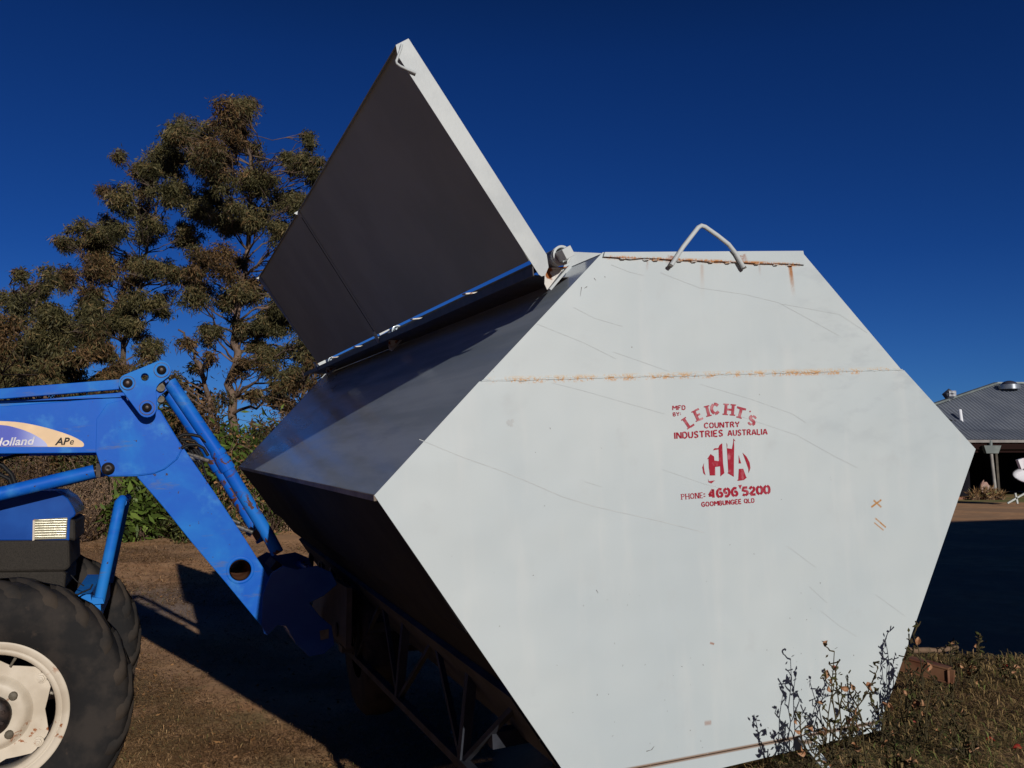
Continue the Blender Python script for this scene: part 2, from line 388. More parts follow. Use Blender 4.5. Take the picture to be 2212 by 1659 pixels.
GREEN = leafmat('bright_green_leaf', [(0, (.022, .032, .008)), (.5, (.065, .10, .018)), (1, (.14, .20, .04))], .45)
OLIVE = leafmat('olive_leaf', [(0, (.02, .024, .009)), (.6, (.06, .07, .02)), (1, (.12, .13, .035))])
TANL = leafmat('orange_dry_leaf', [(0, (.10, .05, .02)), (.6, (.26, .13, .05)), (1, (.36, .2, .09))])
STRAW = leafmat('dry_grass_blade', [(0, (.10, .055, .025)), (.35, (.22, .125, .055)), (.65, (.34, .20, .095)), (.88, (.46, .29, .15)), (1, (.20, .20, .07))], .7)
GRASSG = leafmat('mixed_grass_blade', [(0, (.07, .05, .02)), (.35, (.16, .115, .045)), (.6, (.26, .175, .075)), (.78, (.40, .26, .13)), (.86, (.15, .17, .05)), (1, (.13, .18, .045))], .7)
BARK = simple('gum_bark', (.13, .09, .07), (.07, .052, .042), 3, .85, bump=.5, bscale=12, bdist=.03)
BARKP = simple('pale_gum_bark', (.19, .125, .09), (.09, .065, .05), 2.5, .8, bump=.4, bscale=14, bdist=.03)
TWIG = simple('dead_twig', (.13, .085, .06), (.07, .045, .033), 20, .9)
TWIGP = simple('pale_dead_twig', (.30, .2, .13), (.17, .115, .08), 20, .9)

def wob(rng, a, b, n=6, amp=.12):
    a = np.array(a, float); b = np.array(b, float); L = np.linalg.norm(b-a); P = []
    off = np.zeros(3)
    for i in range(n+1):
        t = i/n; off = off + rng.normal(size=3)*amp*L/n
        k = math.sin(math.pi*t)
        P.append(a+(b-a)*t+off*k)
    return P
def tree(name, label, base, skel, lobes, Y, seed, leafm=GUM, leafm2=GUMB, bark=BARKP, trunk_r=.35, dens=260, LL=.26, LW=.05, group=None, jy=1.5):
    """skel: list of (u,v) trunk points ; lobes: (u,v,r_px)"""
    rng = np.random.default_rng(seed); random.seed(seed)
    root = empty(name, tuple(base)); tag(root, label, 'tree', group)
    sc = Y/F; B = np.array(base)
    tr = MB(); sk = [np.array(base)] + [at(u, v, Y+dy) for u, v, dy in skel]
    n = len(sk); rad = [trunk_r*(1-.75*(i/(n-1))) for i in range(n)]
    pts = []; rr = []
    for i in range(n-1):
        for k in range(4):
            t = k/4; pts.append(sk[i]*(1-t)+sk[i+1]*t+rng.normal(size=3)*.05); rr.append(rad[i]*(1-t)+rad[i+1]*t)
    pts.append(sk[-1]); rr.append(rad[-1])
    tr.tube([p-B for p in pts], rr, 10)
    cen = []; br = []; lob2 = []
    for (u, v, r) in lobes:                              # break every bough into smaller uneven ones
        for _ in range(4 if r > 24 else 2):
            a_ = rng.uniform(0, 6.283); d_ = r*rng.uniform(.25, .72); lob2.append((u+d_*math.cos(a_), v+d_*math.sin(a_), r*rng.uniform(.42, .68)))
    for (u, v, r) in lob2:
        c = at(u, v, Y+rng.normal()*jy); R = r*sc
        # limb from a trunk point lower than the lobe
        cand = [(np.linalg.norm(p-c)+max(0, p[2]-c[2]+.6)*3, i) for i, p in enumerate(pts[3:])]
        i = min(cand)[1]+3
        q = wob(rng, pts[i], c, 7, .22); L = np.linalg.norm(c-pts[i]); r0 = min(rr[i]*.42, .02+.016*L)
        tr.tube([p-B for p in q], [r0*(1-.8*j/7) for j in range(8)], 6)
        ns = max(9, int(40*(R/.8)**1.5))
        for k in range(ns):
            dv = rng.normal(size=3); dv /= np.linalg.norm(dv); s = c+dv*R*rng.uniform(.3, 1.32)*np.array([1, 1, .95])
            j = rng.integers(4, 8)
            tw = wob(rng, q[j], s, 4, .25); tr.tube([p-B for p in tw], [.022, .017, .012, .008, .004], 3, cap=False)
            nl = int(dens*.85*rng.uniform(.15, 1.5)*R)
            cl = s + rng.normal(size=(nl, 3))*np.array([.20, .20, .15])*min(1.1, R*.9+.3)
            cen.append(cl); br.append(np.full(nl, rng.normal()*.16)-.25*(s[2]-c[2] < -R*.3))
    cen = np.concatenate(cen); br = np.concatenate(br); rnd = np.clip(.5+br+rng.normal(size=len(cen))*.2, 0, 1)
    Q = leaves(rng, cen-B, LL, LW, .5)
    sel = rng.random(len(cen)) < .26
    t = tr.build('trunk', bark, root)
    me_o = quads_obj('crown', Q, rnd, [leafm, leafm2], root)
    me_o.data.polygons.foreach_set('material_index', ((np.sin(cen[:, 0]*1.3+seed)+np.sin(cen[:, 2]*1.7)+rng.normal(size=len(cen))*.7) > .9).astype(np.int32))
    return root
def shrub(name, label, u, v_top, halfw, Yd, seed, leafm, nleaf, LL, LW, ntwig=60, twigm=TWIG, droop=.3, depth=1.0, group=None, cat='shrub', v_low=None, leafy=1.0):
    """bush standing on the ground at distance Yd with its top at image height v_top"""
    rng = np.random.default_rng(seed); top = at(u, v_top, Yd); base = np.array([top[0], Yd, float(gz(top[0], Yd))]); H = top[2]-base[2]; Wd = halfw*Yd/F
    root = empty(name, tuple(base)); tag(root, label, cat, group)
    tw = MB(); cen = []
    for k in range(ntwig):
        a = np.array([rng.uniform(-.45, .45)*Wd, rng.uniform(-.4, .4)*depth, 0]); th = rng.uniform(0, 2*math.pi); rr = math.sqrt(rng.uniform(0, 1))
        hh = H*rng.uniform(.35, 1.0)*math.sqrt(max(.05, 1-rr*rr*.75)); b = np.array([math.cos(th)*rr*Wd, math.sin(th)*rr*depth, hh])
        q = wob(rng, a, b, 5, .35); r0 = .012+.008*rng.random(); tw.tube(q, [r0, r0*.9, r0*.75, r0*.6, r0*.45, r0*.25], 4, cap=False)
        for _ in range(3):
            j = rng.integers(2, 6); e = q[j]+rng.normal(size=3)*np.array([.3, .3, .22])*H*.3; e[2] = max(e[2], .05)
            tw.tube(wob(rng, q[j], e, 3, .3), [.008, .006, .005, .003], 3, cap=False); cen.append(e)
        cen.append(q[5]); cen.append(q[4])
    tw.build('stem', twigm, root)
    if nleaf:
        cen = np.array(cen); idx = rng.integers(0, len(cen), nleaf); sub = rng.normal(size=len(cen))*.18
        P = cen[idx]+rng.normal(size=(nleaf, 3))*.12*H*.5; P[:, 2] = np.maximum(P[:, 2], .03)
        quads_obj('foliage', leaves(rng, P, LL, LW, droop), np.clip(.5+sub[idx]+rng.normal(size=nleaf)*.2, 0, 1), leafm, root)
    return root
# ------------------------------------------------------------------ the grain bin
LN = 7.7
def w2l(x, y, zw):   # (unscaled bin space)
    return (zw - BO[2] - BR_[2][0]*x - BR_[2][1]*y)/BR_[2][2]
def _w2l(x, y, zw):   # local z so that the point stands at world height zw
    return (zw - BO[2] - BR_[2][0]*x - BR_[2][1]*y)/BR_[2][2]
ZC = lambda z: 1.0
def build_bin():
    KS = .66                                       # size of the bin (all its measurements below are taken at KS = 1)
    root = empty('grain_bin', tuple(CAM+(BO-CAM)*KS)); root.rotation_euler = MB_R.to_euler(); root.scale = (KS, KS, KS)
    tag(root, 'big white hexagonal steel grain bin with red stencilled maker lettering, tipped lid up', 'grain bin')
    P = {k: lz(bl(*a)) for k, a in dict(TL=(1302, 545), TR=(1731, 543), R=(2106, 970), L=(808, 1070), BR=(1903, 1557), BL=(1230, 1685)).items()}
    SL, SR = SEAM
    e = MB()
    e.prism([P['TL'], P['TR'], SR, SL], -.001, .004); e.prism([(SL[0]-.012, SL[1]), (SR[0]+.012, SR[1]), P['R'], P['BR'], P['BL'], P['L']], -.005, 0)
    # scratches drawn on as very thin ribbons
    scr = [[(905, 949), (1000, 988), (1080, 1016), (1141, 1041), (1214, 1073), (1283, 1094), (1426, 1126), (1520, 1150)], [(1190, 827), (1255, 843), (1434, 894)],
           [(1239, 664), (1283, 687), (1344, 705)], [(1324, 760), (1393, 784), (1446, 803)], [(1426, 589), (1511, 622), (1609, 636), (1682, 654), (1812, 725)],
           [(1690, 657), (1812, 679), (1873, 719)], [(1430, 1014), (1519, 1045), (1568, 1057)], [(1511, 830), (1620, 862), (1710, 894), (1739, 913)],
           [(1747, 1267), (1785, 1302)], [(1890, 1284), (1954, 1331)], [(1770, 1318), (1811, 1351), (1850, 1375)], [(1320, 572), (1360, 588), (1390, 595)],
           [(1160, 700), (1260, 740), (1330, 775)], [(1600, 900), (1720, 940), (1800, 985), (1850, 1010)], [(1700, 1180), (1760, 1225)], [(1262, 1040), (1300, 1052)]]
    for k, s in enumerate(scr):
        wd = .0017 if k else .003
        pts = []
        for (u0, v0), (u1, v1) in zip(s[:-1], s[1:]):
            for t in (0, .33, .66): pts.append((u0*(1-t)+u1*t, v0*(1-t)+v1*t))
        pts.append(s[-1]); q = [lz(bl(*p)) for p in pts]; yy = -.0062 if q[0][1] < .42 else -.0022
        for i in range(len(q)-1):
            (x0, z0), (x1, z1) = q[i], q[i+1]; L = math.hypot(x1-x0, z1-z0); nx, nz = -(z1-z0)/L*wd/2, (x1-x0)/L*wd/2
            e.add([(x0-nx, yy, z0-nz), (x1-nx, yy, z1-nz), (x1+nx, yy, z1+nz), (x0+nx, yy, z0+nz)], [(0, 1, 2, 3)], 1)
    rs = np.random.default_rng(12)
    marks = [((1283, 601), (1287, 606)), ((1306, 597), (1307, 600)), ((1256, 620), (1253, 640)), ((1268, 619), (1262, 623)), ((1395, 1622), (1406, 1619)), ((1406, 1619), (1412, 1611)), ((1287, 1274), (1291, 1281)), ((1326, 1388), (1327, 1391))]
    for _ in range(60):
        u, v_ = rs.uniform(1150, 1850), rs.uniform(820, 1600)
        if (1430 < u < 1680 and 860 < v_ < 1100): continue
        if _ % 2: v_ = rs.uniform(1250, 1620); u = rs.uniform(1250, 1800)
        marks.append(((u, v_), (u+rs.normal()*1.5, v_+rs.normal()*2.0)))
    for (u0, v0), (u1, v1) in marks:
        x0, z0 = lz(bl(u0, v0)); x1, z1 = lz(bl(u1, v1)); L = math.hypot(x1-x0, z1-z0)+1e-6; wd = rs.uniform(.0018, .0042); nx, nz = -(z1-z0)/L*wd/2, (x1-x0)/L*wd/2; yy = -.0061 if z0 < .42 else -.0021
        e.add([(x0-nx, yy, z0-nz), (x1-nx*.3, yy, z1-nz*.3), (x1+nx*.3, yy, z1+nz*.3), (x0+nx, yy, z0+nz)], [(0, 1, 2, 3)], 2)
    for k in range(9):
        u0, v0 = 1092+rs.uniform(0, 14), 900+rs.uniform(0, 20); x0, z0 = lz(bl(u0, v0)); x1, z1 = lz(bl(u0+rs.uniform(2, 10), v0+rs.uniform(-6, 8))); L = math.hypot(x1-x0, z1-z0); nx, nz = -(z1-z0)/L*.005, (x1-x0)/L*.005
        e.add([(x0-nx, -.0061-.00003*k, z0-nz), (x1-nx, -.0061-.00003*k, z1-nz), (x1+nx, -.0061-.00003*k, z1+nz), (x0+nx, -.0061-.00003*k, z0+nz)], [(0, 1, 2, 3)], 1)
    # weld bead on the seam
    rng = np.random.default_rng(4); n = 90; pts = []; rr = []
    for i in range(n+1):
        t = i/n; pts.append((SL[0]+(SR[0]-SL[0])*t, -.004, SL[1]+(SR[1]-SL[1])*t+.003+rng.normal()*.0012)); rr.append(.0035+abs(rng.normal())*.0025)
    e.tube(pts, rr, 6)
    e.build('end_panel', [M['bin'], M['scratch'], M['speck']], root)
    f = MB(); a, b = LAP
    tl2, tr2 = (P['TL'][0]+.004, P['TL'][1]-.002), (P['TR'][0], P['TR'][1])
    nn = 16; low = []
    for i in range(nn+1):
        t = i/nn; low.append((a[0]+(b[0]-a[0])*t, a[1]+(b[1]-a[1])*t+rng.normal()*.0022))
    f.prism([tl2, tr2, (tr2[0]+.004, tr2[1]-.03)] + low[::-1], -.016, -.002); f.box((b[0]+.002, .02, b[1]+.005), (.012, .06, .012))
    for t in (.09, .20, .245, .36, .43, .515, .60, .75, .85, .93):
        x_ = a[0]+(b[0]-a[0])*t; z_ = a[1]+(b[1]-a[1])*t; f.tube([(x_-.018, -.012, z_-.001), (x_-.008, -.016, z_-.006), (x_+.009, -.016, z_-.005), (x_+.019, -.012, z_)], [.0015, .0035, .0035, .0015], 6)
    f.build('top_flange', M['bin'], root)
    f = MB(); fl0 = lz(bl(1566, 1655)); fl1 = lz(bl(1756, 1610)); sx = (fl1[1]-fl0[1])/(fl1[0]-fl0[0])
    B0, B1 = FOLD; g = lambda x: fl0[1]+sx*(x-fl0[0])
    f.prism([(B0[0], B0[1]-.002), (B1[0], B1[1]-.002), (B1[0]-.02, g(B1[0])), (B0[0]+.02, g(B0[0]))], -.014, -.004)
    f.build('bottom_flange', M['bin'], root, bevel=.002)
    # walls running back
    def wall(name, p, q, mat, zdrop=(0, 0), y0=.004, y1=LN, th=.006, nu=4, nv=10):
        g = MB(); V = []
        for j in range(nv+1):
            y = y0+(y1-y0)*j/nv
            for i in range(nu+1):
                t = i/nu; V.append((p[0]+(q[0]-p[0])*t, y, p[1]+(q[1]-p[1])*t-(zdrop[0]*(1-t)+zdrop[1]*t)*j/nv))
        g.add(V, [(j*(nu+1)+i, (j+1)*(nu+1)+i, (j+1)*(nu+1)+i+1, j*(nu+1)+i+1) for j in range(nv) for i in range(nu)], 0, False)
        return g.build(name, mat, root, sol=th)
    slit = lz(bl(1010, 1367))
    wall('upper_side_wall', (P['TL'][0]+.004, P['TL'][1]-.006), (P['L'][0]+.006, P['L'][1]), M['galv'], (0, .10)); wall('upper_side_wall', (P['R'][0]-.02, P['R'][1]), (P['TR'][0]-.02, P['TR'][1]-.02), M['galv'], (.1, 0), y0=.02)
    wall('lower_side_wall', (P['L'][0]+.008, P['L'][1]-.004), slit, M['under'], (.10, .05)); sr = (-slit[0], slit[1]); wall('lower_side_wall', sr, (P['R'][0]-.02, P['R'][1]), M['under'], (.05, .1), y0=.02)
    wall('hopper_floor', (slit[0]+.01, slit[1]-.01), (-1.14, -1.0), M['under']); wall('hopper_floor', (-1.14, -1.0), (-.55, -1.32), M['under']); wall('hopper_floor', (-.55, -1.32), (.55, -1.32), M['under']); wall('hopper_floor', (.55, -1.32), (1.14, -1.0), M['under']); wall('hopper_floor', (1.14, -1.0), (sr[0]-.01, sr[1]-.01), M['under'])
    g = MB(); g.prism([P['TL'], P['TR'], P['R'], (.9, -1.2), (-.9, -1.2), (P['L'][0], P['L'][1]-.1)], LN-.006, LN); g.build('far_end_panel', M['white'], root)
    # folded edge where the two side walls meet
    g = MB()
    n = 24
    for i in range(n):
        y0, y1 = LN*i/n, LN*(i+1)/n
        for (ya, yb) in ((y0, y1),):
            za, zb = P['L'][1]-.10*ya/LN, P['L'][1]-.10*yb/LN
            g.bar((P['L'][0]+.004, ya, za-.012), (P['L'][0]+.004, yb, zb-.012), .012, .026, ext=.001)
    g.build('edge_fold', M['foldedge'], root)
    # flat strip of the top between the opening and the far side
    g = MB(); g.bar((P['TR'][0]-.07, .02, P['TR'][1]-.008), (P['TR'][0]-.07, LN, P['TR'][1]-.008), .14, .008)
    g.bar((P['TL'][0]+.02, .02, P['TL'][1]-.01), (P['TL'][0]+.02, LN, P['TL'][1]-.01), .05, .008); g.build('top_edge', M['white'], root)
    # carrying handle on the end
    hp = [(1450, 573), (1475, 534), (1508, 491.5), (1515, 487.5), (1523, 490), (1550, 509), (1574, 528), (1589, 547), (1606, 577)]
    g = MB(); g.tube([tuple(bl(u, v, -.028)) for u, v in hp], .0115, 12); hd_ = g.build('lifting_handle', M['white'], root)
    for u, v in ((1448.5, 574.5), (1607, 578.5)):
        c_ = bl(u, v, -.028); g = MB(); g.tube([tuple(c_+[0, 0, .004]), tuple(c_+[(.004 if u > 1500 else -.004), 0, -.004])], .0117, 12); g.build('cut_end', M['speck'], hd_)
    # kerb, hinge and brackets
    g = MB(); g.prism([(-.958, .968), (-.675, .955), (-.675, .950), (-.958, .962)], .22, LN-.15); g.prism([(-.958, .968), (-.952, .968), (-.950, .925), (-.956, .925)], .012, LN-.15); g.build('hatch_kerb', M['dark'], root)
    hx, hz = -.803, 1.023
    g = MB(); g.tube([(hx, .16, hz), (hx, LN-.3, hz)], .026, 12); g.build('hinge_shaft', M['dark'], root)
    sq = bl(1225.5, 546, -.08)
    for yy in (0.0, 3.28, 6.35):
        g = MB()
        g.lathe([(.043, .17), (.043, .03), (.047, .03), (.047, .018), (.043, .018), (.043, .006), (.048, .006), (.048, 0), (.036, 0), (.036, .05), (.0, .05)], 32, (hx, yy, hz))
        g.box((sq[0]*.6+hx*.4, yy+.0, sq[2]*.6+hz*.4), (.05, .17, .05), Matrix.Rotation(R_(-27), 3, 'Y')); g.build('hinge_sleeve', M['galv' if yy else 'white'], root, bevel=.003)
        tri = [lz(bl(*q)) for q in ((1195, 573), (1237, 571), (1200, 619), (1194, 606))]
        g = MB(); g.prism(tri, yy+.10, yy+.106); a0 = lz(bl(1193, 574)); b0 = lz(bl(1240, 571))
        g.bar(((a0[0]), yy+.13, a0[1]+.001), (b0[0], yy+.13, b0[1]+.001), .10, .006, up=(0, 0, 1)); g.build('hinge_bracket', M['rustwhite'], root)
        a0 = lz(bl(1249, 570)); b0 = lz(bl(1206, 621)); g = MB(); g.bar((a0[0]-.004, yy+.10, a0[1]+.004), (b0[0]-.004, yy+.10, b0[1]+.004), .03, .012, up=(-.7, 0, .7)); g.build('bracket_foot', M['white'], root)
    g = MB(); g.prism([lz(bl(*q, .35)) for q in ((1228, 543.5), (1304, 547), (1300, 556), (1212, 594))], .35, .358); g.build('end_stop', M['white'], root)
    # two raised lids
    Po = [lz(bl(u, v, .05)) for u, v in ((882.5, 83), (1181, 550), (1185, 577), (1177.5, 595), (1170, 597), (1164, 593), (859, 120), (855, 97))]
    To, Bo, Ti = Po[0], Po[1], Po[7]
    for k, (y0, y1) in enumerate(((.05, 3.31), (3.314, 6.45))):
        g = MB(); dz = 0
        q0, q1 = (Ti[0]+(To[0]-Ti[0])*.2, Ti[1]+(To[1]-Ti[1])*.2), (-.955, 1.002)
        dx, dzz = q1[0]-q0[0], q1[1]-q0[1]; L = math.hypot(dx, dzz); nx, nz = -dzz/L*.004, dx/L*.004
        g.prism([q0, q1, (q1[0]+nx, q1[1]+nz), (q0[0]+nx, q0[1]+nz)], y0+.004, y1-.004)
        lid = g.build('lid', M['lid'], root)
        Pk = [(a, b+dz) for a, b in Po]; Pi = [Po[0], Po[1], (q1[0]+.012, q1[1]-.012), (q1[0], q1[1]+.004), (q0[0]+.004, q0[1])]
        g = MB(); g.prism(Pk if k == 0 else Pi, y0, y0+.004); g.build('lid_end_flange', M['white'], lid, bevel=.0)
        g = MB(); g.prism(Pk if k else Pi, y1-.004, y1); g.build('lid_end_flange', M['white'], lid)
        if k:
            g = MB(); g.tube(wob(np.random.default_rng(2), (Ti[0]+.03, y0, Ti[1]-.05), (-.99, y0, 1.02), 30, .01), .0025, 5); g.build('lid_joint', M['under'], lid)
            for yy in (y0, y1-.004):
                g = MB(); e_ = (Ti[0]-To[0], Ti[1]-To[1]); a7 = Pk[7]; dn = ((Bo[0]-To[0])*.045, (Bo[1]-To[1])*.045)
                g.prism([a7, (a7[0]+e_[0]*.5, a7[1]+e_[1]*.5), (a7[0]+dn[0], a7[1]+dn[1])], yy-.004, yy)
                g.build('corner_tab', M['white'], lid); g = MB()
                b5 = (-.935, .94+dz); g.prism([b5, (b5[0]-.03, b5[1]-.01), (b5[0]-.075, b5[1]+.075), (b5[0]-.05, b5[1]+.085)], yy-.004, yy); g.build('corner_tab', M['white'], lid)
        g = MB(); a_, b_ = Pk[0], Pk[7]; g.prism([a_, b_, (b_[0]+.003, b_[1]-.004), (a_[0]+.003, a_[1]-.004)], y0+.004, y1-.004); g.build('lid_lip', M['lid'], lid)
        for yy in (y0+1.0, y0+2.2):
            g = MB(); g.bar((-.965, yy, .99+dz), (hx-.02, yy, hz-.02), .035, .008, up=(1, 0, 0)); g.build('hinge_tab', M['rustwhite'], lid)
        if k == 0:
            g = MB(); g.tube([tuple(bl(u, v, .045-.008)) for u, v in ((868, 96), (866, 105), (856, 132), (857, 137), (865, 143), (880, 150), (899, 158))], .006, 8); g.build('lid_handle', M['white'], lid)
    # undercarriage: sloping side rail, bottom skid and bracing
    r0, r1 = lz(bl(1106, 1510)), lz(bl(1208, 1659))
    for s in (1, -1):
        g = MB(); q = [(s*r0[0], r0[1]), (s*r1[0], r1[1]), (s*(r1[0]+.05), r1[1]+.03), (s*(r0[0]+.05), r0[1]+.03)]
        g.prism(q if s > 0 else q[::-1], .03, 7.0); g.build('side_rail', M['frame'], root)
        X = -1.16*s
        ch = lambda y: (X, y, w2l(X, y, .06))
        g = MB(); g.bar(ch(.1), ch(7.0), .05, .05); g.build('skid', M['frame'], root)
        top = lambda y: (X+.08*s, y, r0[1]-.06)
        for i, y in enumerate((.86, 2.3, 3.75, 5.2, 6.6)):
            g = MB(); g.bar(ch(y), top(y), .055, .055, up=(0, 1, 0)); g.build('upright', M['frame'], root)
            for dy in (-.72, .72):
                if .1 < y+dy < 7:
                    g = MB(); g.bar(ch(y), top(y+dy), .03, .03, up=(0, 1, 0)); g.build('brace', M['frame'], root)
    for y in (.5, 3.4, 6.4):
        g = MB(); g.bar((-1.12, y, -1.36), (1.12, y, -1.36), .08, .08); g.build('cross_beam', M['frame'], root)
    g = MB(); g.tube([(-1.3, 3.9, -1.45), (1.3, 3.9, -1.45)], .06, 10); ax = g.build('axle', M['frame'], root)
    for s in (-1, 1):
        g = MB(); g.lathe([(.25, -.14), (.5, -.15), (.56, -.10), (.57, 0), (.56, .10), (.5, .15), (.25, .14)], 32)
        g.v = [(y+s*1.0, x+3.9, z-1.62) for x, y, z in g.v]; wl_ = g.build('wheel', M['tyre'], root)
        g = MB(); g.lathe([(.26, -.1), (.2, -.04), (.0, -.04)], 24); g.v = [(y*s+s*1.0, x+3.9, z-1.62) for x, y, z in g.v]; g.build('rim', M['white'], wl_)
    a = at(1738, 1600, 4.75); b = at(1792, 1668, 4.62)
    a, b = [BR_.T @ (q-BO) for q in (a, b)]
    g = MB(); g.bar(a, a+(b-a)*4, .05, .02, up=(0, 1, 0), ext=.02); g.build('jack_leg', M['bin'], root)
    # ---------------- stencilled lettering
    ST = {
     'M': (.8, [[(0,0),(0,1)],[(.1,.97),(.35,.42)],[(.45,.42),(.7,.97)],[(.8,1),(.8,0)]]),
     'F': (.55, [[(0,0),(0,1)],[(.14,1),(.55,1)],[(.14,.52),(.42,.52)]]),
     'D': (.6, [[(0,0),(0,1)],[(.16,1),(.38,.97),(.55,.8),(.6,.55)],[(.6,.45),(.55,.2),(.38,.03),(.16,0)]]),
     'B': (.58, [[(0,0),(0,1)],[(.16,1),(.42,.96),(.5,.78),(.42,.58)],[(.16,.5),(.34,.5)],[(.48,.44),(.58,.26),(.42,.04),(.16,0)]]),
     'Y': (.65, [[(0,1),(.25,.55)],[(.65,1),(.4,.55)],[(.32,.42),(.32,0)]]),
     'C': (.62, [[(.6,.82),(.45,.97),(.3,1)],[(.2,.96),(.05,.75),(0,.5),(.05,.25),(.2,.04)],[(.3,0),(.45,.03),(.6,.18)]]),
     'O': (.7, [[(.28,1),(.08,.8),(0,.56)],[(0,.44),(.08,.2),(.28,0)],[(.42,0),(.62,.2),(.7,.44)],[(.7,.56),(.62,.8),(.42,1)]]),
     'U': (.6, [[(0,1),(0,.4),(.06,.15),(.24,.0)],[(.36,0),(.54,.15),(.6,.4),(.6,1)]]),
     'N': (.65, [[(0,0),(0,1)],[(.1,.95),(.55,.05)],[(.65,0),(.65,1)]]),
     'T': (.65, [[(0,.97),(.65,.97)],[(.325,.9),(.325,0)]]),
     'R': (.6, [[(0,0),(0,1)],[(.16,1),(.42,.97),(.55,.78),(.44,.56),(.18,.52)],[(.34,.4),(.6,0)]]),
     'I': (.05, [[(.02,0),(.02,1)]]),
     'S': (.55, [[(.53,.85),(.4,.98),(.24,1)],[(.14,.95),(.03,.77),(.12,.6),(.42,.42),(.52,.24),(.42,.04)],[(.3,0),(.14,.02),(.02,.15)]]),
     'A': (.72, [[(0,0),(.3,.97)],[(.42,.97),(.72,0)],[(.22,.3),(.5,.3)]]),
     'L': (.5, [[(0,1),(0,0)],[(.14,0),(.5,0)]]),
     'E': (.52, [[(0,0),(0,1)],[(.14,1),(.52,1)],[(.14,.5),(.42,.5)],[(.14,0),(.52,0)]]),
     'G': (.66, [[(.62,.8),(.45,.97),(.3,1)],[(.2,.96),(.04,.75),(0,.5),(.04,.25),(.2,.04)],[(.32,0),(.5,.04),(.64,.2),(.64,.45),(.4,.45)]]),
     'H': (.66, [[(0,0),(0,1)],[(.14,.5),(.52,.5)],[(.66,0),(.66,1)]]),
     'P': (.55, [[(0,0),(0,1)],[(.16,1),(.4,.97),(.54,.76),(.42,.53),(.16,.5)]]),
     'Q': (.7, [[(.28,1),(.08,.8),(0,.5),(.08,.2),(.28,0)],[(.42,0),(.62,.2),(.7,.5),(.62,.8),(.42,1)],[(.45,.25),(.7,-.08)]]),
     "'": (.1, [[(.05,1),(.02,.72)]]), ':': (.1, [[(.05,.2),(.05,.32)],[(.05,.66),(.05,.78)]]), ' ': (.3, []),
     '4': (.6, [[(.4,1),(.02,.34)],[(.0,.26),(.28,.26)],[(.44,1),(.44,0)]]),
     '6': (.58, [[(.5,.95),(.28,1),(.08,.75),(.03,.42),(.1,.12),(.26,0)],[(.36,0),(.54,.14),(.56,.36),(.44,.54),(.3,.56)]]),
     '9': (.58, [[(.08,.05),(.3,0),(.5,.25),(.55,.58),(.48,.88),(.32,1)],[(.22,1),(.04,.86),(.02,.64),(.14,.46),(.28,.44)]]),
     '5': (.56, [[(.06,1),(.5,1)],[(.08,.9),(.05,.55)],[(.14,.56),(.4,.58),(.54,.36),(.48,.12),(.3,0)],[(.2,0),(.02,.1)]]),
     '2': (.56, [[(.03,.78),(.14,.97),(.28,1)],[(.38,.97),(.52,.78),(.44,.54),(.2,.28),(.02,.08)],[(.1,0),(.56,0)]]),
     '0': (.58, [[(.24,1),(.06,.82),(.02,.5),(.06,.18),(.24,0)],[(.36,0),(.52,.18),(.56,.5),(.52,.82),(.36,1)]])}
    def zp(zx, zy): return lz(bl((2640+zx/3.456)/1.8517, (1580+zy/3.456)/1.8517))
    def glyph(mb, ch, org, ex, ey, wd, m=0, serif=0):
        """org, ex, ey in zoomed pixels: origin, unit x and unit y vectors"""
        for st in ST[ch][1]:
            P_ = [np.array(org)+np.array(ex)*a+np.array(ey)*b for a, b in st]
            d0 = P_[0]-P_[1]; d1 = P_[-1]-P_[-2]
            wv = wd*(1.0 if abs(np.dot(d0, ey)) > abs(np.dot(d0, ex))*.8 or not serif else .7)
            for i in range(len(P_)-1):
                a, b = P_[i], P_[i+1]; d = b-a; L = np.hypot(*d)
                if L < 1e-6: continue
                d = d/L; n_ = np.array([-d[1], d[0]])*wv/2; e_ = d*wv*.12
                q = [zp(*(a-n_-e_)), zp(*(b-n_+e_)), zp(*(b+n_+e_)), zp(*(a+n_-e_))]
                mb.add([(x, -.0066-.00003*i, z) for x, z in q], [(3, 2, 1, 0)], m)
            if serif and len(st) == 2 and abs(np.dot(d0, ey)) > abs(np.dot(d0, ex)):
                for p in (P_[0], P_[-1]):
                    u_ = np.array(ex)/np.hypot(*ex)*wd*.95; t_ = np.array(ey)/np.hypot(*ey)*wd*.22
                    q = [zp(*(p-u_-t_)), zp(*(p+u_-t_)), zp(*(p+u_+t_)), zp(*(p-u_+t_))]
                    mb.add([(x, -.0068, z) for x, z in q], [(0, 1, 2, 3)], m)
    def line(mb, txt, a, b, h, wd, m=0, serif=0, gap=.28):
        a = np.array(a, float); b = np.array(b, float); d = b-a; L = np.hypot(*d); d /= L
        tot = sum(ST[c][0] for c in txt)+gap*(len(txt)-1); sx = L/tot; up = np.array([d[1], -d[0]])*h; x = 0
        for c in txt:
            glyph(mb, c, a+d*x*sx, d*sx, up, wd, m, serif); x += ST[c][0]+gap
    g = MB()
    line(g, 'MFD', (168, 207), (338, 202), 56, 14); line(g, 'BY:', (176, 293), (278, 283), 48, 12)
    line(g, 'COUNTRY', (606, 458), (1085, 440), 70, 17); line(g, 'INDUSTRIES', (196, 603), (856, 567), 82, 20); line(g, 'AUSTRALIA', (932, 563), (1470, 543), 74, 17)
    line(g, 'GOOMBUNGEE', (570, 1542), (1112, 1500), 60, 15); line(g, 'QLD', (1156, 1492), (1292, 1484), 56, 13)
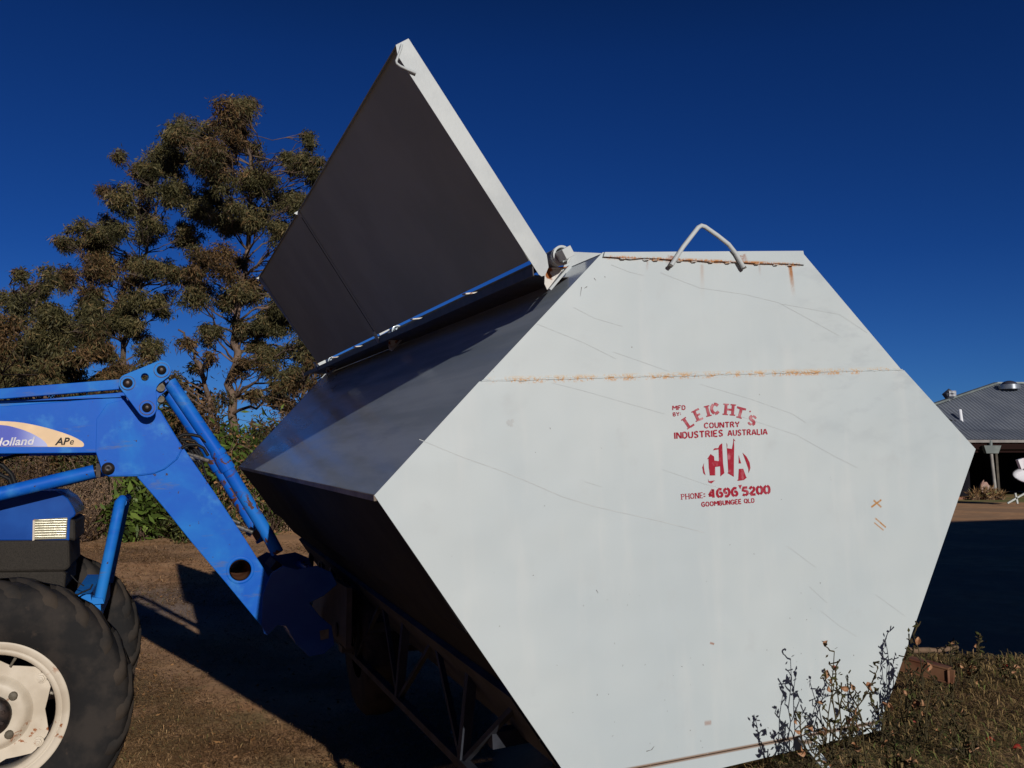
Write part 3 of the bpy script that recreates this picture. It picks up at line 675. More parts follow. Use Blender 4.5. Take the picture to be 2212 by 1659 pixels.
    for c, (x, y), rot, h, wx in (("L", (398, 450), 34, 145, 150), ("E", (520, 350), 25, 140, 135), ("I", (665, 288), 14, 135, 120), ("C", (710, 262), 6, 132, 150), ("H", (893, 268), -5, 140, 150), ("T", (1025, 296), -15, 135, 185), ("'", (1215, 275), -20, 60, 90), ("S", (1205, 395), -17, 120, 160)):
        t = R_(rot); ex = np.array([math.cos(t), -math.sin(t)])*wx; ey = np.array([-math.sin(t), -math.cos(t)])*h
        glyph(g, c, (x, y), ex, ey, 40 if c != "'" else 18, 1, 1 if c not in "'C" else 0)
    line(g, 'PHONE:', (292, 1443), (610, 1418), 72, 13, 0, 1); line(g, '4696', (672, 1418), (1062, 1390), 108, 34, 0, 0, .2); line(g, '5200', (1136, 1386), (1508, 1356), 104, 34, 0, 0, .2)
    for pl in ([(640,890),(690,815),(738,850),(742,905),(805,912),(800,750),(722,765),(745,735),(795,735),(815,690),(850,665),(862,940),(880,1080),(825,1125),(822,985),(752,995),(755,1110),(680,1112),(665,1000),(660,880)],
               [(600,940),(575,1000),(590,1080),(620,1110),(605,1050),(595,980)], [(655,1155),(665,1190),(750,1180),(700,1222),(660,1205)],
               [(910,660),(922,690),(918,735),(985,745),(1003,650),(1005,600),(1035,640),(1012,628),(1016,720),(1012,900),(1010,1130),(985,1115),(925,1080),(935,1060)],
               [(1078,830),(1112,945),(1078,945)], [(1080,1020),(1140,1018),(1180,1130),(1190,1140),(1150,1175),(1075,1185),(1055,1180),(1072,1165)],
               [(1130,795),(1185,850),(1228,930),(1240,1010),(1215,1080),(1212,1020),(1180,930)], [(1072,1245),(1122,1240),(1100,1300)]):
        q = [zp(*p) for p in pl]; g.add([(x, -.0066, z) for x, z in q], [list(range(len(q)))], 0)
    g.build('stencilled_lettering', [M['stencil'], M['stencil2']], root)
    return root
build_bin()

# ------------------------------------------------------------------ the tractor with its loader
def arcpts(c, r, a0, a1, n=8):
    return [(c[0]+r*math.cos(R_(a0+(a1-a0)*i/n)), c[1]-r*math.sin(R_(a0+(a1-a0)*i/n))) for i in range(n+1)]   # image coords, y down
def build_tractor():
    root = empty('tractor', tuple(TO), (0, 0, .366))
    tag(root, 'blue tractor with cream wheel rims and front loader pushed against the grain bin', 'tractor')
    T = lambda pts, y: [lz(tl(u, v, y)) for u, v in pts]
    YA, YB, OFF = .47, .59, .84                       # near loader arm, and how far the other arm sits behind it
    boom = [(-160, 890), (0, 878), (271, 856), (276, 868), (346, 886), (388, 955), (469, 1072), (530, 1165), (584, 1251), (583, 1262), (570, 1290), (565, 1353), (490, 1262), (415, 1173), (350, 1092), (293, 1027), (236, 1029)] + arcpts((234, 1012), 17, -95, -190, 6) + [(207, 978), (0, 980), (-160, 984)]
    hole = arcpts((519, 1231.5), 24.5, 0, 345, 23)
    dbl = [(207, 975), (209, 905), (232, 872), (271, 863), (344, 888), (386, 954), (391, 972), (380, 992), (352, 1014), (330, 1022), (292, 1026), (236, 1027.5)] + arcpts((234, 1012), 15.5, -95, -190, 6)
    for k in (0, 1):
        o = OFF*k
        S_ = lambda P_: (P_[0]+np.array([0, o, 0]), P_[1])
        g = MB(); g.add(*S_(curve_prism([T(boom, YA), T(hole, YA)], YA, YB, .004))); b_ = g.build('loader_boom', M['blue'], root)
        g = MB(); g.add(*S_(curve_prism([T(dbl, YA)], YA-.010, YA-.0005, .002)))
        pts = T([(213, 985), (235, 1028), (292, 1027.5), (332, 1022), (356, 1012), (383, 990), (392, 970)], YA)
        g.tube([(x, YA-.004+o, z) for x, z in pts], .004, 6); g.build('gusset', M['blue'], b_)
        # flange strip on top of the boom
        q = T([(0, 878), (271, 857)], YA); g = MB(); g.bar((q[0][0]-.35, YA+.055+o, q[0][1]+.002), (q[1][0], YA+.055+o, q[1][1]+.002), .135, .008); g.build('boom_cap_plate', M['blue'], b_)
        # rim ring round the hole
        hc = tl(519, 1231.5, YA); g = MB(); g.lathe([(.056, -.001), (.064, -.006), (.072, -.001)], 32, (hc[0], YA+o, hc[2])); g.build('tube_collar', M['blue'], b_)
        # levelling rod
        q = T([(-160, 866), (0, 854), (262, 832)], YA); g = MB()
        g.bar((q[0][0], YA-.045+o, q[0][1]), (q[2][0], YA-.045+o, q[2][1]), .04, .05); g.build('levelling_rod', M['blue'], root, bevel=.003)
        # bell crank, two plates
        A, B, Cc, D = (276, 828), (349, 800), (317.5, 881), (347, 840)
        out = arcpts(A, 19.5, 250, 110, 8)[::-1] + []
        out = arcpts(A, 19.5, 215, 112, 6) + arcpts(B, 21, 112, -40, 8) + [(344, 829), (339, 836), (337, 845), (338.5, 858)] + arcpts(Cc, 21, 8, -145, 8)
        hol = arcpts((313, 815), 8.5, 0, 330, 11)
        for (ya, yb) in ((YA-.10, YA-.088), (YA-.012, YA-.0)) if k == 0 else ((YA-.10, YA-.088),):
            g = MB(); g.add(*S_(curve_prism([T(out, YA-.1), T(hol, YA-.1)], ya-.012, yb-.012, .002))); g.build('bell_crank', M['blue'], root)
        for c_, r_ in ((A, 16), (B, 17), (Cc, 16.5)):
            p = tl(*c_, YA-.1); y0 = YA-.112+o
            g = MB(); g.lathe([(r_*.00205, y0), (r_*.00205, y0-.006), (.0, y0-.0061)], 28, (p[0], 0, p[2]), smooth=False); ws = g.build('washer', M['blue'], root)
            g = MB(); g.lathe([(r_*.00205+.0005, y0-.001), (r_*.00205+.0005, y0-.0045), (r_*.00205+.003, y0-.0045), (r_*.00205+.003, y0-.001)], 28, (p[0], 0, p[2]), smooth=False); g.build('grease_ring', M['pin'], ws)
            g = MB(); g.lathe([(.024, y0-.004), (.023, y0-.012), (.016, y0-.017), (.012, y0-.022), (.006, y0-.023), (0, y0-.023)], 20, (p[0], 0, p[2])); g.build('pin', M['pin'], ws)
        p = tl(*D, YA); g = MB(); g.tube([(p[0], YA+.02+o, p[2]), (p[0], YA-.09+o, p[2])], .021, 16); g.build('pin', M['rimdark'], root)
        p = tl(234, 1012, YA); g = MB(); g.lathe([(.031, YA-.01), (.031, YA-.02), (.026, YA-.024), (.02, YA-.03), (.01, YA-.031), (0, YA-.028)], 24, (p[0], o, p[2])); g.build('pin', M['pin'], root)
        # bucket cylinder
        yc = YA+.02
        c0, c1, c2, c3 = [tl(u, v, yc) for u, v in ((366, 824), (476, 986), (583, 1163), (594, 1184))]
        sh = np.array([0, o, 0]); vv = lambda *p: [tuple(q+sh) for q in p]
        m1 = c0*.04+c1*.96; m2 = c1*.90+c2*.10
        g = MB(); g.tube(vv(c0, m1), .0345, 20); cyl = g.build('bucket_cylinder', M['blue'], root)
        g = MB(); dd = (c2-c1)/np.linalg.norm(c2-c1)
        g.tube(vv(m1-dd*.02, m1, m1+dd*.012, m1+dd*.013, m1+dd*.03, m1+dd*.031, m1+dd*.10, m1+dd*.101), [.038, .040, .040, .037, .037, .0405, .0405, .036], 24, smooth=False); g.build('cylinder_collar', M['chip'], cyl)
        g = MB(); g.tube(vv(m1+dd*.1, c2), .034, 20); g.tube(vv(c2, c3*1.5-c2*.5), [.034, .034], 20); g.build('cylinder_barrel', M['chip'], cyl)
        # lift cylinder
        a0, a1, a2 = tl(-130, 1098, YA+.05), tl(204, 1018, YA+.05), tl(234, 1012, YA+.05)
        g = MB(); g.tube(vv(a0, a1), .034, 20); lc = g.build('lift_cylinder', M['chip' if False else 'blue'], root)
        g = MB(); g.tube(vv(a1, a2), .02, 12); g.box(tuple((a1*.7+a2*.3)+sh), (.02, .05, .07)); g.build('cylinder_rod', M['pin'], lc)
        # hoses and fittings
        for hp, r_, dy in (([(383, 945), (396, 939), (415, 939), (432, 943), (446, 955)], .0085, .0), ([(392, 968), (405, 961), (425, 960), (440, 968), (450, 985)], .0085, -.005), ([(386, 950), (402, 958), (420, 972), (433, 990), (440, 1010), (446, 1035)], .006, .05), ([(405, 960), (420, 985), (432, 1005)], .007, .06)):
            g = MB(); g.tube([tuple(tl(u, v, YA+dy)+sh) for u, v in hp], r_, 8); g.build('hose', M['hose'], root)
        for p0, p1 in (((405, 980), (452, 996)), ((500, 1133), (546, 1150))):
            a = tl(*p0, YA+.06)+sh; b = tl(*p1, YA+.02)+sh
            g = MB(); L_ = b-a; g.tube([tuple(a), tuple(a+L_*.3), tuple(a+L_*.31), tuple(a+L_*.6), tuple(a+L_*.61), tuple(b)], [.008, .008, .012, .012, .010, .010], 8, smooth=False); g.build('hose_fitting', M['chrome'], root)
        # hitch side flange seen lit at the toe of the boom
        fl = [(586, 1238), (580, 1250), (571, 1272), (566.5, 1295), (565.5, 1352), (569, 1370), (574, 1366), (590, 1290), (640, 1255), (700, 1235), (742, 1262), (748, 1340), (735, 1395), (660, 1428), (600, 1425), (590, 1380)]
        fl = [(586, 1238), (575, 1262), (568, 1282), (566, 1300), (565, 1352), (570, 1368), (578, 1372), (600, 1350), (618, 1352), (640, 1392), (668, 1418), (700, 1412), (722, 1392), (716, 1352), (690, 1330), (668, 1302), (700, 1286), (728, 1262), (716, 1236), (684, 1222), (640, 1230), (612, 1222)]
        g = MB(); g.add(*S_(curve_prism([T(fl, YA-.03)], YA-.035, YA-.02, .002))); ht = g.build('hitch_plate', M['hood'], root)
        lb = T([(690, 1362), (710, 1358), (710, 1378), (692, 1383)], YA-.03)
        if k == 0:
            g = MB(); g.add([(x, YA-.037, z) for x, z in lb], [(0, 1, 2, 3)]); g.build('sticker', M['rimdark'], ht)
    # cross tube through the two holes, torque tubes at the hitch
    hc = tl(519, 1231.5, YA); g = MB()
    g.lathe([(.050, YA+.004), (.0505, YB+OFF-.004)], 32, (hc[0], 0, hc[2])); g.lathe([(.0535, YB+OFF-.004), (.0535, YA+.004)], 32, (hc[0], 0, hc[2])); g.build('cross_tube', M['brown'], root)
    for (u, v) in ((690, 1250), (650, 1385)):
        p = tl(u, v, YA); g = MB(); g.tube([(p[0], YA+.02, p[2]), (p[0], YB+OFF, p[2])], .03, 14); g.build('hitch_tube', M['hood'], root)
    p = tl(735, 1330, YA); g = MB(); g.box((p[0]+.03, (YA+YB+OFF)/2, p[2]), (.03, 1.15, .32)); g.build('carriage', M['dark'], root)
    for yy in (YA+.15, YA+.7):
        p = tl(735, 1400, yy); g = MB(); g.bar((p[0], yy, p[2]), (p[0]+.5, yy, p[2]-.02), .1, .035); g.build('fork_tine', M['dark'], root)
    for (u, v), (u2, v2), yy in (((536, 1140), (556, 1150), YB+.04), ((582, 1206), (596, 1216), YB+.06)):
        a = tl(u, v, yy); g = MB(); g.box(tuple(tl((u+u2)/2+2, (v+v2)/2+8, yy+.15)), (.045, .3, .05), Matrix.Rotation(R_(35), 3, 'Y')); g.build('crank_spacer', M['brown'], root)
    # decal
    z4 = lambda x, y: lz(tl(x*.1709, 891.07+y*.1709, YA))
    cr = [(-900, 430), (-900, 180), (-600, 130), (-200, 105), (0, 108), (100, 112), (200, 119), (300, 132), (400, 150), (500, 172), (600, 197), (700, 226), (800, 257), (900, 294), (980, 332), (1040, 368), (1058, 390), (1063, 412), (1052, 430), (1030, 436), (600, 434)]
    g = MB(); q = [z4(*p) for p in cr]; g.add([(x, YA-.0015, z) for x, z in q], [list(range(len(q)))]); dec = g.build('decal', M['cream_dec'], root)
    vi = [(-900, 428), (-600, 180), (-200, 150), (0, 157), (80, 164), (150, 178), (230, 200), (300, 222), (380, 254), (450, 290), (510, 325), (560, 362), (592, 400), (604, 431)]
    m = M['vio_n']; X = m.sep(); x0, x1 = z4(150, 0)[0], z4(600, 0)[0]
    m.col(m.mix(m.ramp(X[0], x0, x1), (.030, .055, .42), (.36, .40, .68))); mv = m.set(.4, 0, .4)
    g = MB(); q = [z4(*p) for p in vi]; g.add([(x, YA-.0028, z) for x, z in q], [list(range(len(q)))]); g.build('decal_oval', mv, dec)
    g = MB(); h_ = abs(z4(0, 0)[1]-z4(0, 100)[1])
    g.add(*text_mesh('Holland', z4(-95, 424), z4(448, 404), h_*.98, YA-.0055, YA-.0035, .28, .022)); g.build('lettering', M['white_let'], dec)
    g = MB(); g.add(*text_mesh('New', z4(-560, 436), z4(-170, 426), h_*.98, YA-.0055, YA-.0035, .28, .022)); g.build('lettering', M['white_let'], dec)
    g = MB(); g.add(*text_mesh('AP', z4(694, 408), z4(884, 404), h_*.88, YA-.0055, YA-.0035, .28, .024)); g.add(*text_mesh('e', z4(884, 404), z4(936, 402), h_*.84, YA-.0055, YA-.0035, .28, .0)); g.build('lettering', M['black_let'], dec)
    # wheels
    def wheel(yc, flip):
        sg = -1 if flip else 1; cz = .61
        fy = lambda pr: [(r, yc+sg*y) for r, y in pr]
        def fixn(o):
            return o
        rim = MB(); rim.lathe(fy([(.333, .050), (.337, .042), (.333, .034), (.325, .032), (.300, .036), (.296, .042), (.292, .037), (.272, .046), (.268, .07), (.262, .30), (.30, .30), (.335, .29)]), 72, (0, 0, cz))
        wh = rim.build('wheel', M['cream'], root); wh.scale = (.946, .946, .946)
        t = MB(); t.lathe(fy([(.325, .040), (.345, .022), (.40, .004), (.46, -.002), (.52, .006), (.565, .026), (.582, .05), (.590, .10), (.592, .17), (.590, .24), (.582, .29), (.565, .314), (.52, .334), (.46, .342), (.40, .336), (.345, .318), (.325, .30)]), 96, (0, 0, cz))
        nl = 21
        for side in (0, 1):
            for k in range(nl):
                th0 = 2*math.pi*(k+.5*side)/nl; V = []; Fc = []
                prof = [(.0, -.085, .530, .009), (.06, -.055, .566, .020), (.10, -.02, .590, .04), (.35, .06, .604, .08), (1.0, .22, .609, .19)]
                # (s, angle, radius, y)
                hw = .062
                for (s_, an, r_, y_) in prof:
                    y2 = y_ if side == 0 else .34-y_
                    for da, dr in ((-hw*1.3, -.024), (-hw*.8, 0), (hw*.8, 0), (hw*1.3, -.024)):
                        a_ = th0+an+da; rr = r_+dr+(.0 if s_ else -.01); V.append((rr*math.cos(a_), yc+sg*y2, cz+rr*math.sin(a_)))
                for i in range(len(prof)-1):
                    for j in range(3): Fc.append((i*4+j, i*4+j+1, (i+1)*4+j+1, (i+1)*4+j))
                n0 = len(t.v); t.add(V, Fc, 1, True)
        t.build('tyre', [M['tyre'], M['lug']], wh)
        d = MB(); ol = []
        for k in range(5):
            for an, r_ in ((-36, .222), (-26, .234), (-13, .262), (-8, .264), (8, .264), (13, .262), (26, .234)):
                a_ = R_(an+36+72*k); ol.append((r_*math.cos(a_), r_*math.sin(a_)+cz))
        v_, f_ = curve_prism([ol], yc+sg*.085-.004, yc+sg*.085+.004, .0015); d.add(v_, f_)
        d.lathe(fy([(.172, .080), (.160, .070), (.150, .052), (.135, .045), (.085, .043), (.08, .05)]), 64, (0, 0, cz))
        dk = d.build('wheel_disc', M['cream'], wh)
        h = MB(); h.lathe(fy([(.09, .046), (.088, .01), (.078, .0), (.05, -.004), (.0, -.006)]), 32, (0, 0, cz)); 
        for k in range(8):
            a_ = R_(45*k+20); h.box((.062*math.cos(a_), yc+sg*-.008, cz+.062*math.sin(a_)), (.014, .012, .014), Matrix.Rotation(-a_, 3, 'Y'))
        h.build('hub', M['pin'], wh)
        for k in range(4):
            a_ = R_(45+90*k-3); b_ = MB(); b_.lathe(fy([(.019, .045), (.019, .026), (.015, .021), (0, .0205)]), 10, (.122*math.cos(a_), 0, cz+.122*math.sin(a_))); b_.build('hub_bolt', M['rimdark'], wh)
        for k in range(5):
            a_ = R_(36+72*k); cx, cy = .247*math.cos(a_), cz+.247*math.sin(a_)
            b_ = MB(); b_.lathe(fy([(.021, .08), (.021, .071), (.0165, .070), (.0165, .060), (.009, .059), (.009, .052), (0, .051)]), 6, (cx, 0, cy), smooth=False)
            b_.lathe(fy([(.024, .081), (.024, .074), (.0, .0735)]), 20, (cx, 0, cy), smooth=False); e_ = .275; b_.box(((.262)*math.cos(a_), yc+sg*.075, cz+.262*math.sin(a_)), (.035, .008, .014), Matrix.Rotation(-a_, 3, 'Y')); b_.build('rim_bolt', M['cream'], wh)
        b_ = MB(); a_ = R_(70); b_.tube([(.27*math.cos(a_), yc+sg*.1, cz+.27*math.sin(a_)), (.225*math.cos(a_+.03), yc+sg*.05, cz+.225*math.sin(a_+.03))], [.008, .005], 8); b_.build('valve', M['rimdark'], wh)
    wheel(0, False); wheel(1.95, True)
    # chassis, axle, hood
    g = MB(); g.tube([(0, .3, .577), (0, 1.6, .577)], .07, 14); g.box((0, .975, .59), (.22, 1.0, .18)); g.build('front_axle', M['dark'], root, bevel=.01)
    g = MB(); g.box((-.75, .975, .78), (1.9, .42, .34)); g.box((-1.3, .975, 1.15), (1.3, .36, .4)); g.build('chassis', M['dark'], root, bevel=.02)
    YH0, YH1 = .68, 1.27
    hd = T([(-330, 1168), (-330, 1100), (-150, 1092), (0, 1078), (50, 1066), (88, 1060), (123, 1061), (147, 1077), (160, 1098), (164, 1110), (160, 1116), (152, 1121), (150, 1165), (150, 1168)], YH0)
    g = MB(); v_, f_ = curve_prism([hd], YH0, YH1, .0)
    # rounded shoulders: pull the top edges inwards
    g.prism(hd[::-1], YH0, YH1); g.build('hood', M['hood'], root, bevel=.035)
    hl = T([(74, 1122), (146, 1118), (143, 1164), (73, 1166)], YH0-.012)
    g = MB(); g.prism(hl[::-1], YH0-.012, YH0+.02); lp = g.build('headlight', M['lamp'], root, bevel=.004)
    hl2 = T([(71, 1124), (75.5, 1121), (74.5, 1167), (70, 1168)], YH0-.016); g = MB(); g.prism(hl2[::-1], YH0-.018, YH0+.01); g.build('headlight_trim', M['cream'], lp)
    for sy in (1,):
        hl = T([(146, 1119), (163, 1124), (163, 1170), (143, 1166)], YH0+.0); g = MB(); g.prism(hl[::-1], YH0+.004, YH1-.004); g.build('nose_grille', M['black'], root, bevel=.012)
    mg = N('grille_mesh'); vo = mg.n('ShaderNodeTexVoronoi'); vo.inputs['Scale'].default_value = 240; mg.l(mg.P, vo.inputs['Vector'])
    mg.col(mg.mix(mg.ramp(vo.outputs['Distance'], .2, .5), (.010, .009, .008), (.034, .029, .024))); gm = mg.set(.7, 0, .12)
    for k, pl in enumerate(([(-330, 1170), (150, 1167), (150, 1175), (152, 1225), (140, 1234), (-330, 1240)], [(-330, 1240), (139, 1234), (143, 1240), (140, 1270), (128, 1285), (-330, 1290)])):
        q = T(pl, YH0-.02); g = MB(); g.prism(q[::-1], YH0-.02, YH1+.02); g.build('side_grille', gm, root, bevel=.012)
    g = MB(); g.bar((-1.25, YB+.02, .7), (-1.05, YB+.02, 1.95), .12, .2, up=(1, 0, 0)); g.bar((-1.25, YA+OFF-.02, .7), (-1.05, YA+OFF-.02, 1.95), .12, .2, up=(1, 0, 0)); g.build('loader_mast', M['blue'], root, bevel=.006)
    # guard post and front bracket
    yp = .60
    g = MB(); a, b, c_ = [tl(u, v, yp) for u, v in ((259, 1086), (250, 1130), (214, 1300))]
    top = a+np.array([.0, 0, .012]); g.tube([tuple(top+np.array([.01, .05, .005])), tuple(a), tuple(b), tuple(c_)], [.022, .027, .027, .027], 20); gp = g.build('guard_post', M['blue'], root)
    g = MB(); q = T([(199, 1290), (222, 1292), (225, 1303), (197, 1306)], yp-.03); g.prism(q[::-1], yp-.04, yp+.04)
    q = T([(160, 1283), (196, 1283), (199, 1300), (218, 1303), (218, 1337), (196, 1306), (160, 1292)], yp); g.prism(q[::-1], yp-.02, yp+.9); g.build('front_bracket', M['blue'], root)
    g = MB(); c2 = tl(214, 1300, yp+.85); a2 = tl(259, 1086, yp)+np.array([0, .85, 0]); c2 = tl(214, 1300, yp)+np.array([0, .85, 0])
    g.tube([tuple(a2), tuple(c2)], .027, 16); g.tube([tuple(a+np.array([.01, .02, .0])), tuple(a2+np.array([.01, 0, 0]))], .022, 14); g.build('guard_post', M['blue'], root)
    for hp, r_ in (([(-40, 985), (5, 1005), (25, 1025), (33, 1045), (36, 1062)], .011), ([(-40, 1000), (0, 994), (30, 984), (62, 981)], .007), ([(-60, 1040), (-10, 1020), (20, 1035), (30, 1060)], .010), ([(150, 1305), (160, 1290), (176, 1280), (195, 1272), (200, 1262)], .004), ([(153, 1242), (165, 1255), (182, 1266)], .003), ([(130, 1300), (150, 1285), (175, 1283)], .003)):
        g = MB(); g.tube([tuple(tl(u, v, YB+.05 if r_ > .005 else .5)) for u, v in hp], r_, 8); g.build('hose', M['hose'], root)
build_tractor()
# ------------------------------------------------------------------ the shed across the yard, right
def build_shed():
    YE = 49.0
    P0 = at(2149.7, 1075.6, YE); gz0 = P0[2]
    root = empty('farm_shed', (17.5, YE, gz0)); tag(root, 'long open farm shed with grey corrugated hip roof across the yard', 'shed')
    O_ = np.array([17.5, YE, gz0])
    ze = at(2149, 950.5, YE)[2]; zb = at(2149, 927, YE+1.7)[2]; yr = YE+8.2; zr = at(2149, 829, yr)[2]
    xr = at(2152, 829, yr)[0]; xe = 46.0
    mr = N('corrugated_roof'); a = mr.noise(.6, 4); mr.col(mr.mix(mr.ramp(a, .35, .65), (.20, .225, .275), (.26, .285, .33))); MR = mr.set(.5, .2, .4)
    mr2 = simple('ridge_cap_metal', (.20, .225, .21), (.15, .17, .165), 2, .5, .2)
    # hip line from the eave corner to the ridge start, set by two places on it
    hp = at(2032, 872, YE+8.2*.63)
    kx = (xr-hp[0])/(yr-hp[1]); xc = xr-kx*(yr-YE)
    def zroof(y):
        return ze+(zb-ze)*(y-YE)/1.7 if y < YE+1.7 else zb+(zr-zb)*(y-YE-1.7)/(yr-YE-1.7)
    g = MB(); pit = .23; ns = 6; x = xc; V = []; cols = []
    xs = np.arange(xc, xe, pit/ns)
    for i, xx in enumerate(xs):
        dz = .045*math.cos(2*math.pi*i/ns)
        yt = min(yr, YE+(xx-xc)/kx); ys_ = [YE, min(YE+1.7, yt), min(YE+1.7, yt)+.001, yt]
        for yy in ys_: V.append((xx-O_[0], yy-O_[1], zroof(yy)+dz-O_[2]))
    Fc = [(i*4+j, (i+1)*4+j, (i+1)*4+j+1, i*4+j+1) for i in range(len(xs)-1) for j in (0, 2)]
    g.add(V, Fc, 0, True); rf = g.build('roof', MR, root)
    zz = lambda p: tuple(np.array(p)-O_)
    g = MB(); g.add([zz((xc, YE, ze)), zz((xr, yr, zr)), zz((xr, yr+8.2, zr-3.4)), zz((xc-.3, yr+9, ze))], [(0, 1, 2, 3)]); g.add([zz((xr, yr+.02, zr)), zz((xe, yr+.02, zr)), zz((xe, yr+9, ze)), zz((xr, yr+9, ze))], [(0, 1, 2, 3)]); g.build('rear_roof', MR, rf)
    g = MB(); g.bar(zz((xc, YE, ze+.04)), zz((xr, yr, zr+.05)), .30, .10); g.bar(zz((xr, yr, zr+.05)), zz((xe, yr, zr+.05)), .34, .10); g.build('ridge_cap', mr2, rf)
    g = MB(); g.bar(zz((xc, YE-.10, ze-.07)), zz((xe, YE-.10, ze-.07)), .14, .14); g.build('gutter', simple('gutter_beige', (.26, .24, .22), (.2, .18, .17), 2, .5), root)
    g = MB(); g.bar(zz((xc, YE+.05, ze-.32)), zz((xe, YE+.05, ze-.32)), .1, .36); g.bar(zz((xc, YE+.15, ze-.62)), zz((xe, YE+.15, ze-.62)), .05, .10); g.build('fascia', simple('dark_red_fascia', (.018, .008, .007), None, rough=.8, spec=.05), root)
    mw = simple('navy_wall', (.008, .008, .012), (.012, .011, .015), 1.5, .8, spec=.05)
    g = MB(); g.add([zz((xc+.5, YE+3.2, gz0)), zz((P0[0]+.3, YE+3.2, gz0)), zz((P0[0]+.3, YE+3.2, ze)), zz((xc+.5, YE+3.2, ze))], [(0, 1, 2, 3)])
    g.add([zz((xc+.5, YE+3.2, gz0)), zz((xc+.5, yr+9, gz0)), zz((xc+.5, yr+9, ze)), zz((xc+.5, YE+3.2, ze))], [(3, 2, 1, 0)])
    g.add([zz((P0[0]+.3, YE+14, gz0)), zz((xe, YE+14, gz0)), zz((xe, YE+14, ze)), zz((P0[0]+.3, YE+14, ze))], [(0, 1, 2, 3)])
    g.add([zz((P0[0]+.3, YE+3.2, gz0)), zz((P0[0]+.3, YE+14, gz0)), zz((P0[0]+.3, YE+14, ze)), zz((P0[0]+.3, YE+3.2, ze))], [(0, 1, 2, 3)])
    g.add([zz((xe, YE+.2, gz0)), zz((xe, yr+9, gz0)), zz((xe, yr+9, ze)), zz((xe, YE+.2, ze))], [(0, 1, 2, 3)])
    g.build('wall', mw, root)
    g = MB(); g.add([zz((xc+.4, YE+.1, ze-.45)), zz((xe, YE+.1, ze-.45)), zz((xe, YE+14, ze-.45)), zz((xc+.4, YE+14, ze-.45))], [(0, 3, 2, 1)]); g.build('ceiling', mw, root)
    # posts with a downpipe and rain head on the visible one
    mp = simple('weathered_post', (.36, .34, .31), (.25, .23, .21), 1.5, .7); md = simple('dark_timber', (.10, .085, .065), (.07, .06, .05), 3, .8)  # posts behind the downpipe line get a darker brown timber
    for k in range(4):
        X = P0[0]+6.2*k; g = MB(); g.tube([zz((X, YE-.1, gz0)), zz((X-.16, YE-.1, ze-.62))], .085, 12); pp = g.build('downpipe' if k == 0 else 'post', mp, root)
        g = MB(); g.bar(zz((X+.24, YE+.05, gz0)), zz((X+.18, YE+.05, ze-.5)), .12, .12, up=(0, 1, 0)); g.build('post', md, root)
        if k == 0:
            g = MB(); zt = ze-.30; X -= .16; w0, w1 = .46, .32
            g.add([zz((X-w0, YE-.32, zt)), zz((X+w0, YE-.32, zt)), zz((X+w0, YE+.06, zt)), zz((X-w0, YE+.06, zt)), zz((X-w1, YE-.26, zt-.42)), zz((X+w1, YE-.26, zt-.42)), zz((X+w1, YE, zt-.42)), zz((X-w1, YE, zt-.42))], [(0, 1, 2, 3), (4, 7, 6, 5), (0, 4, 5, 1), (1, 5, 6, 2), (2, 6, 7, 3), (3, 7, 4, 0)])
            g.tube([zz((X, YE-.1, zt)), zz((X, YE-.1, zt+.28))], .1, 10); g.build('rain_head', mr2, pp)
            q = at(2142, 1054, YE-.15); g = MB(); g.bar(zz(q-np.array([.35, 0, -.02])), zz(q+np.array([.1, 0, 0])), .05, .05); g.build('tap', mp, pp)
    # round roof light, white flue, vent head
    q = at(2180, 830.5, yr-1.1); g = MB(); c_ = q-O_
    g.v = []; 
    for i in range(7):
        a_ = math.pi/2*i/6; r_, z_ = .50*math.cos(a_), .34*math.sin(a_)
        for k in range(24): g.v.append((c_[0]+r_*math.cos(2*math.pi*k/24), c_[1]+r_*math.sin(2*math.pi*k/24), c_[2]+z_-.10)); 
    g.f = [(i*24+k, i*24+(k+1) % 24, (i+1)*24+(k+1) % 24, (i+1)*24+k) for i in range(6) for k in range(24)]; g.m = [0]*len(g.f); g.sm = [True]*len(g.f)
    g.build('roof_light_dome', simple('smoked_dome', (.05, .05, .07), None, rough=.12, spec=.8), root)
    g = MB(); g.tube([(c_[0], c_[1]-.0, c_[2]-.30), (c_[0], c_[1], c_[2]-.02)], .62, 24); g.build('dome_flashing', simple('zinc_flashing', (.32, .34, .36), (.22, .24, .26), 5, .35, .6), root)
    a_ = at(2022.5, 830, YE+4.2); a_ = at(2073.5, 886, YE+3.2); b_ = at(2077, 912, YE+2.8)
    g = MB(); g.tube([zz(a_), zz(b_)], .10, 12); g.tube([zz(b_-np.array([.2, 0, .02])), zz(b_+np.array([.22, 0, -.05]))], .07, 8); g.build('white_flue', simple('white_pvc', (.75, .76, .78), None, rough=.4), root)
    k0, k1 = at(2045, 906, YE+2.9), at(2074, 911.5, YE+2.9); g = MB(); g.tube([zz(k0+[0, -.1, 0]), zz((k0+k1)/2+[0, -.12, -.03]), zz(k1+[0, -.1, 0])], .035, 6); g.build('cable', M['hose'], root)
    q = at(2050, 851, yr-2.6); g = MB()
    cc = q-O_; r_ = .42
    for dz0, dz1, rr0, rr1 in ((.0, .32, .42, .02), (-.30, .0, .22, .42)):
        g.add([(cc[0]+rr0*math.cos(t), cc[1]+rr0*math.sin(t), cc[2]+dz0) for t in [k*math.pi/4 for k in range(8)]]+[(cc[0]+rr1*math.cos(t), cc[1]+rr1*math.sin(t), cc[2]+dz1) for t in [k*math.pi/4 for k in range(8)]], [(k, (k+1) % 8, (k+1) % 8+8, k+8) for k in range(8)])
    vh = g.build('vent_head', simple('vent_metal', (.07, .08, .11), (.14, .15, .18), 9, .4, .4), root)
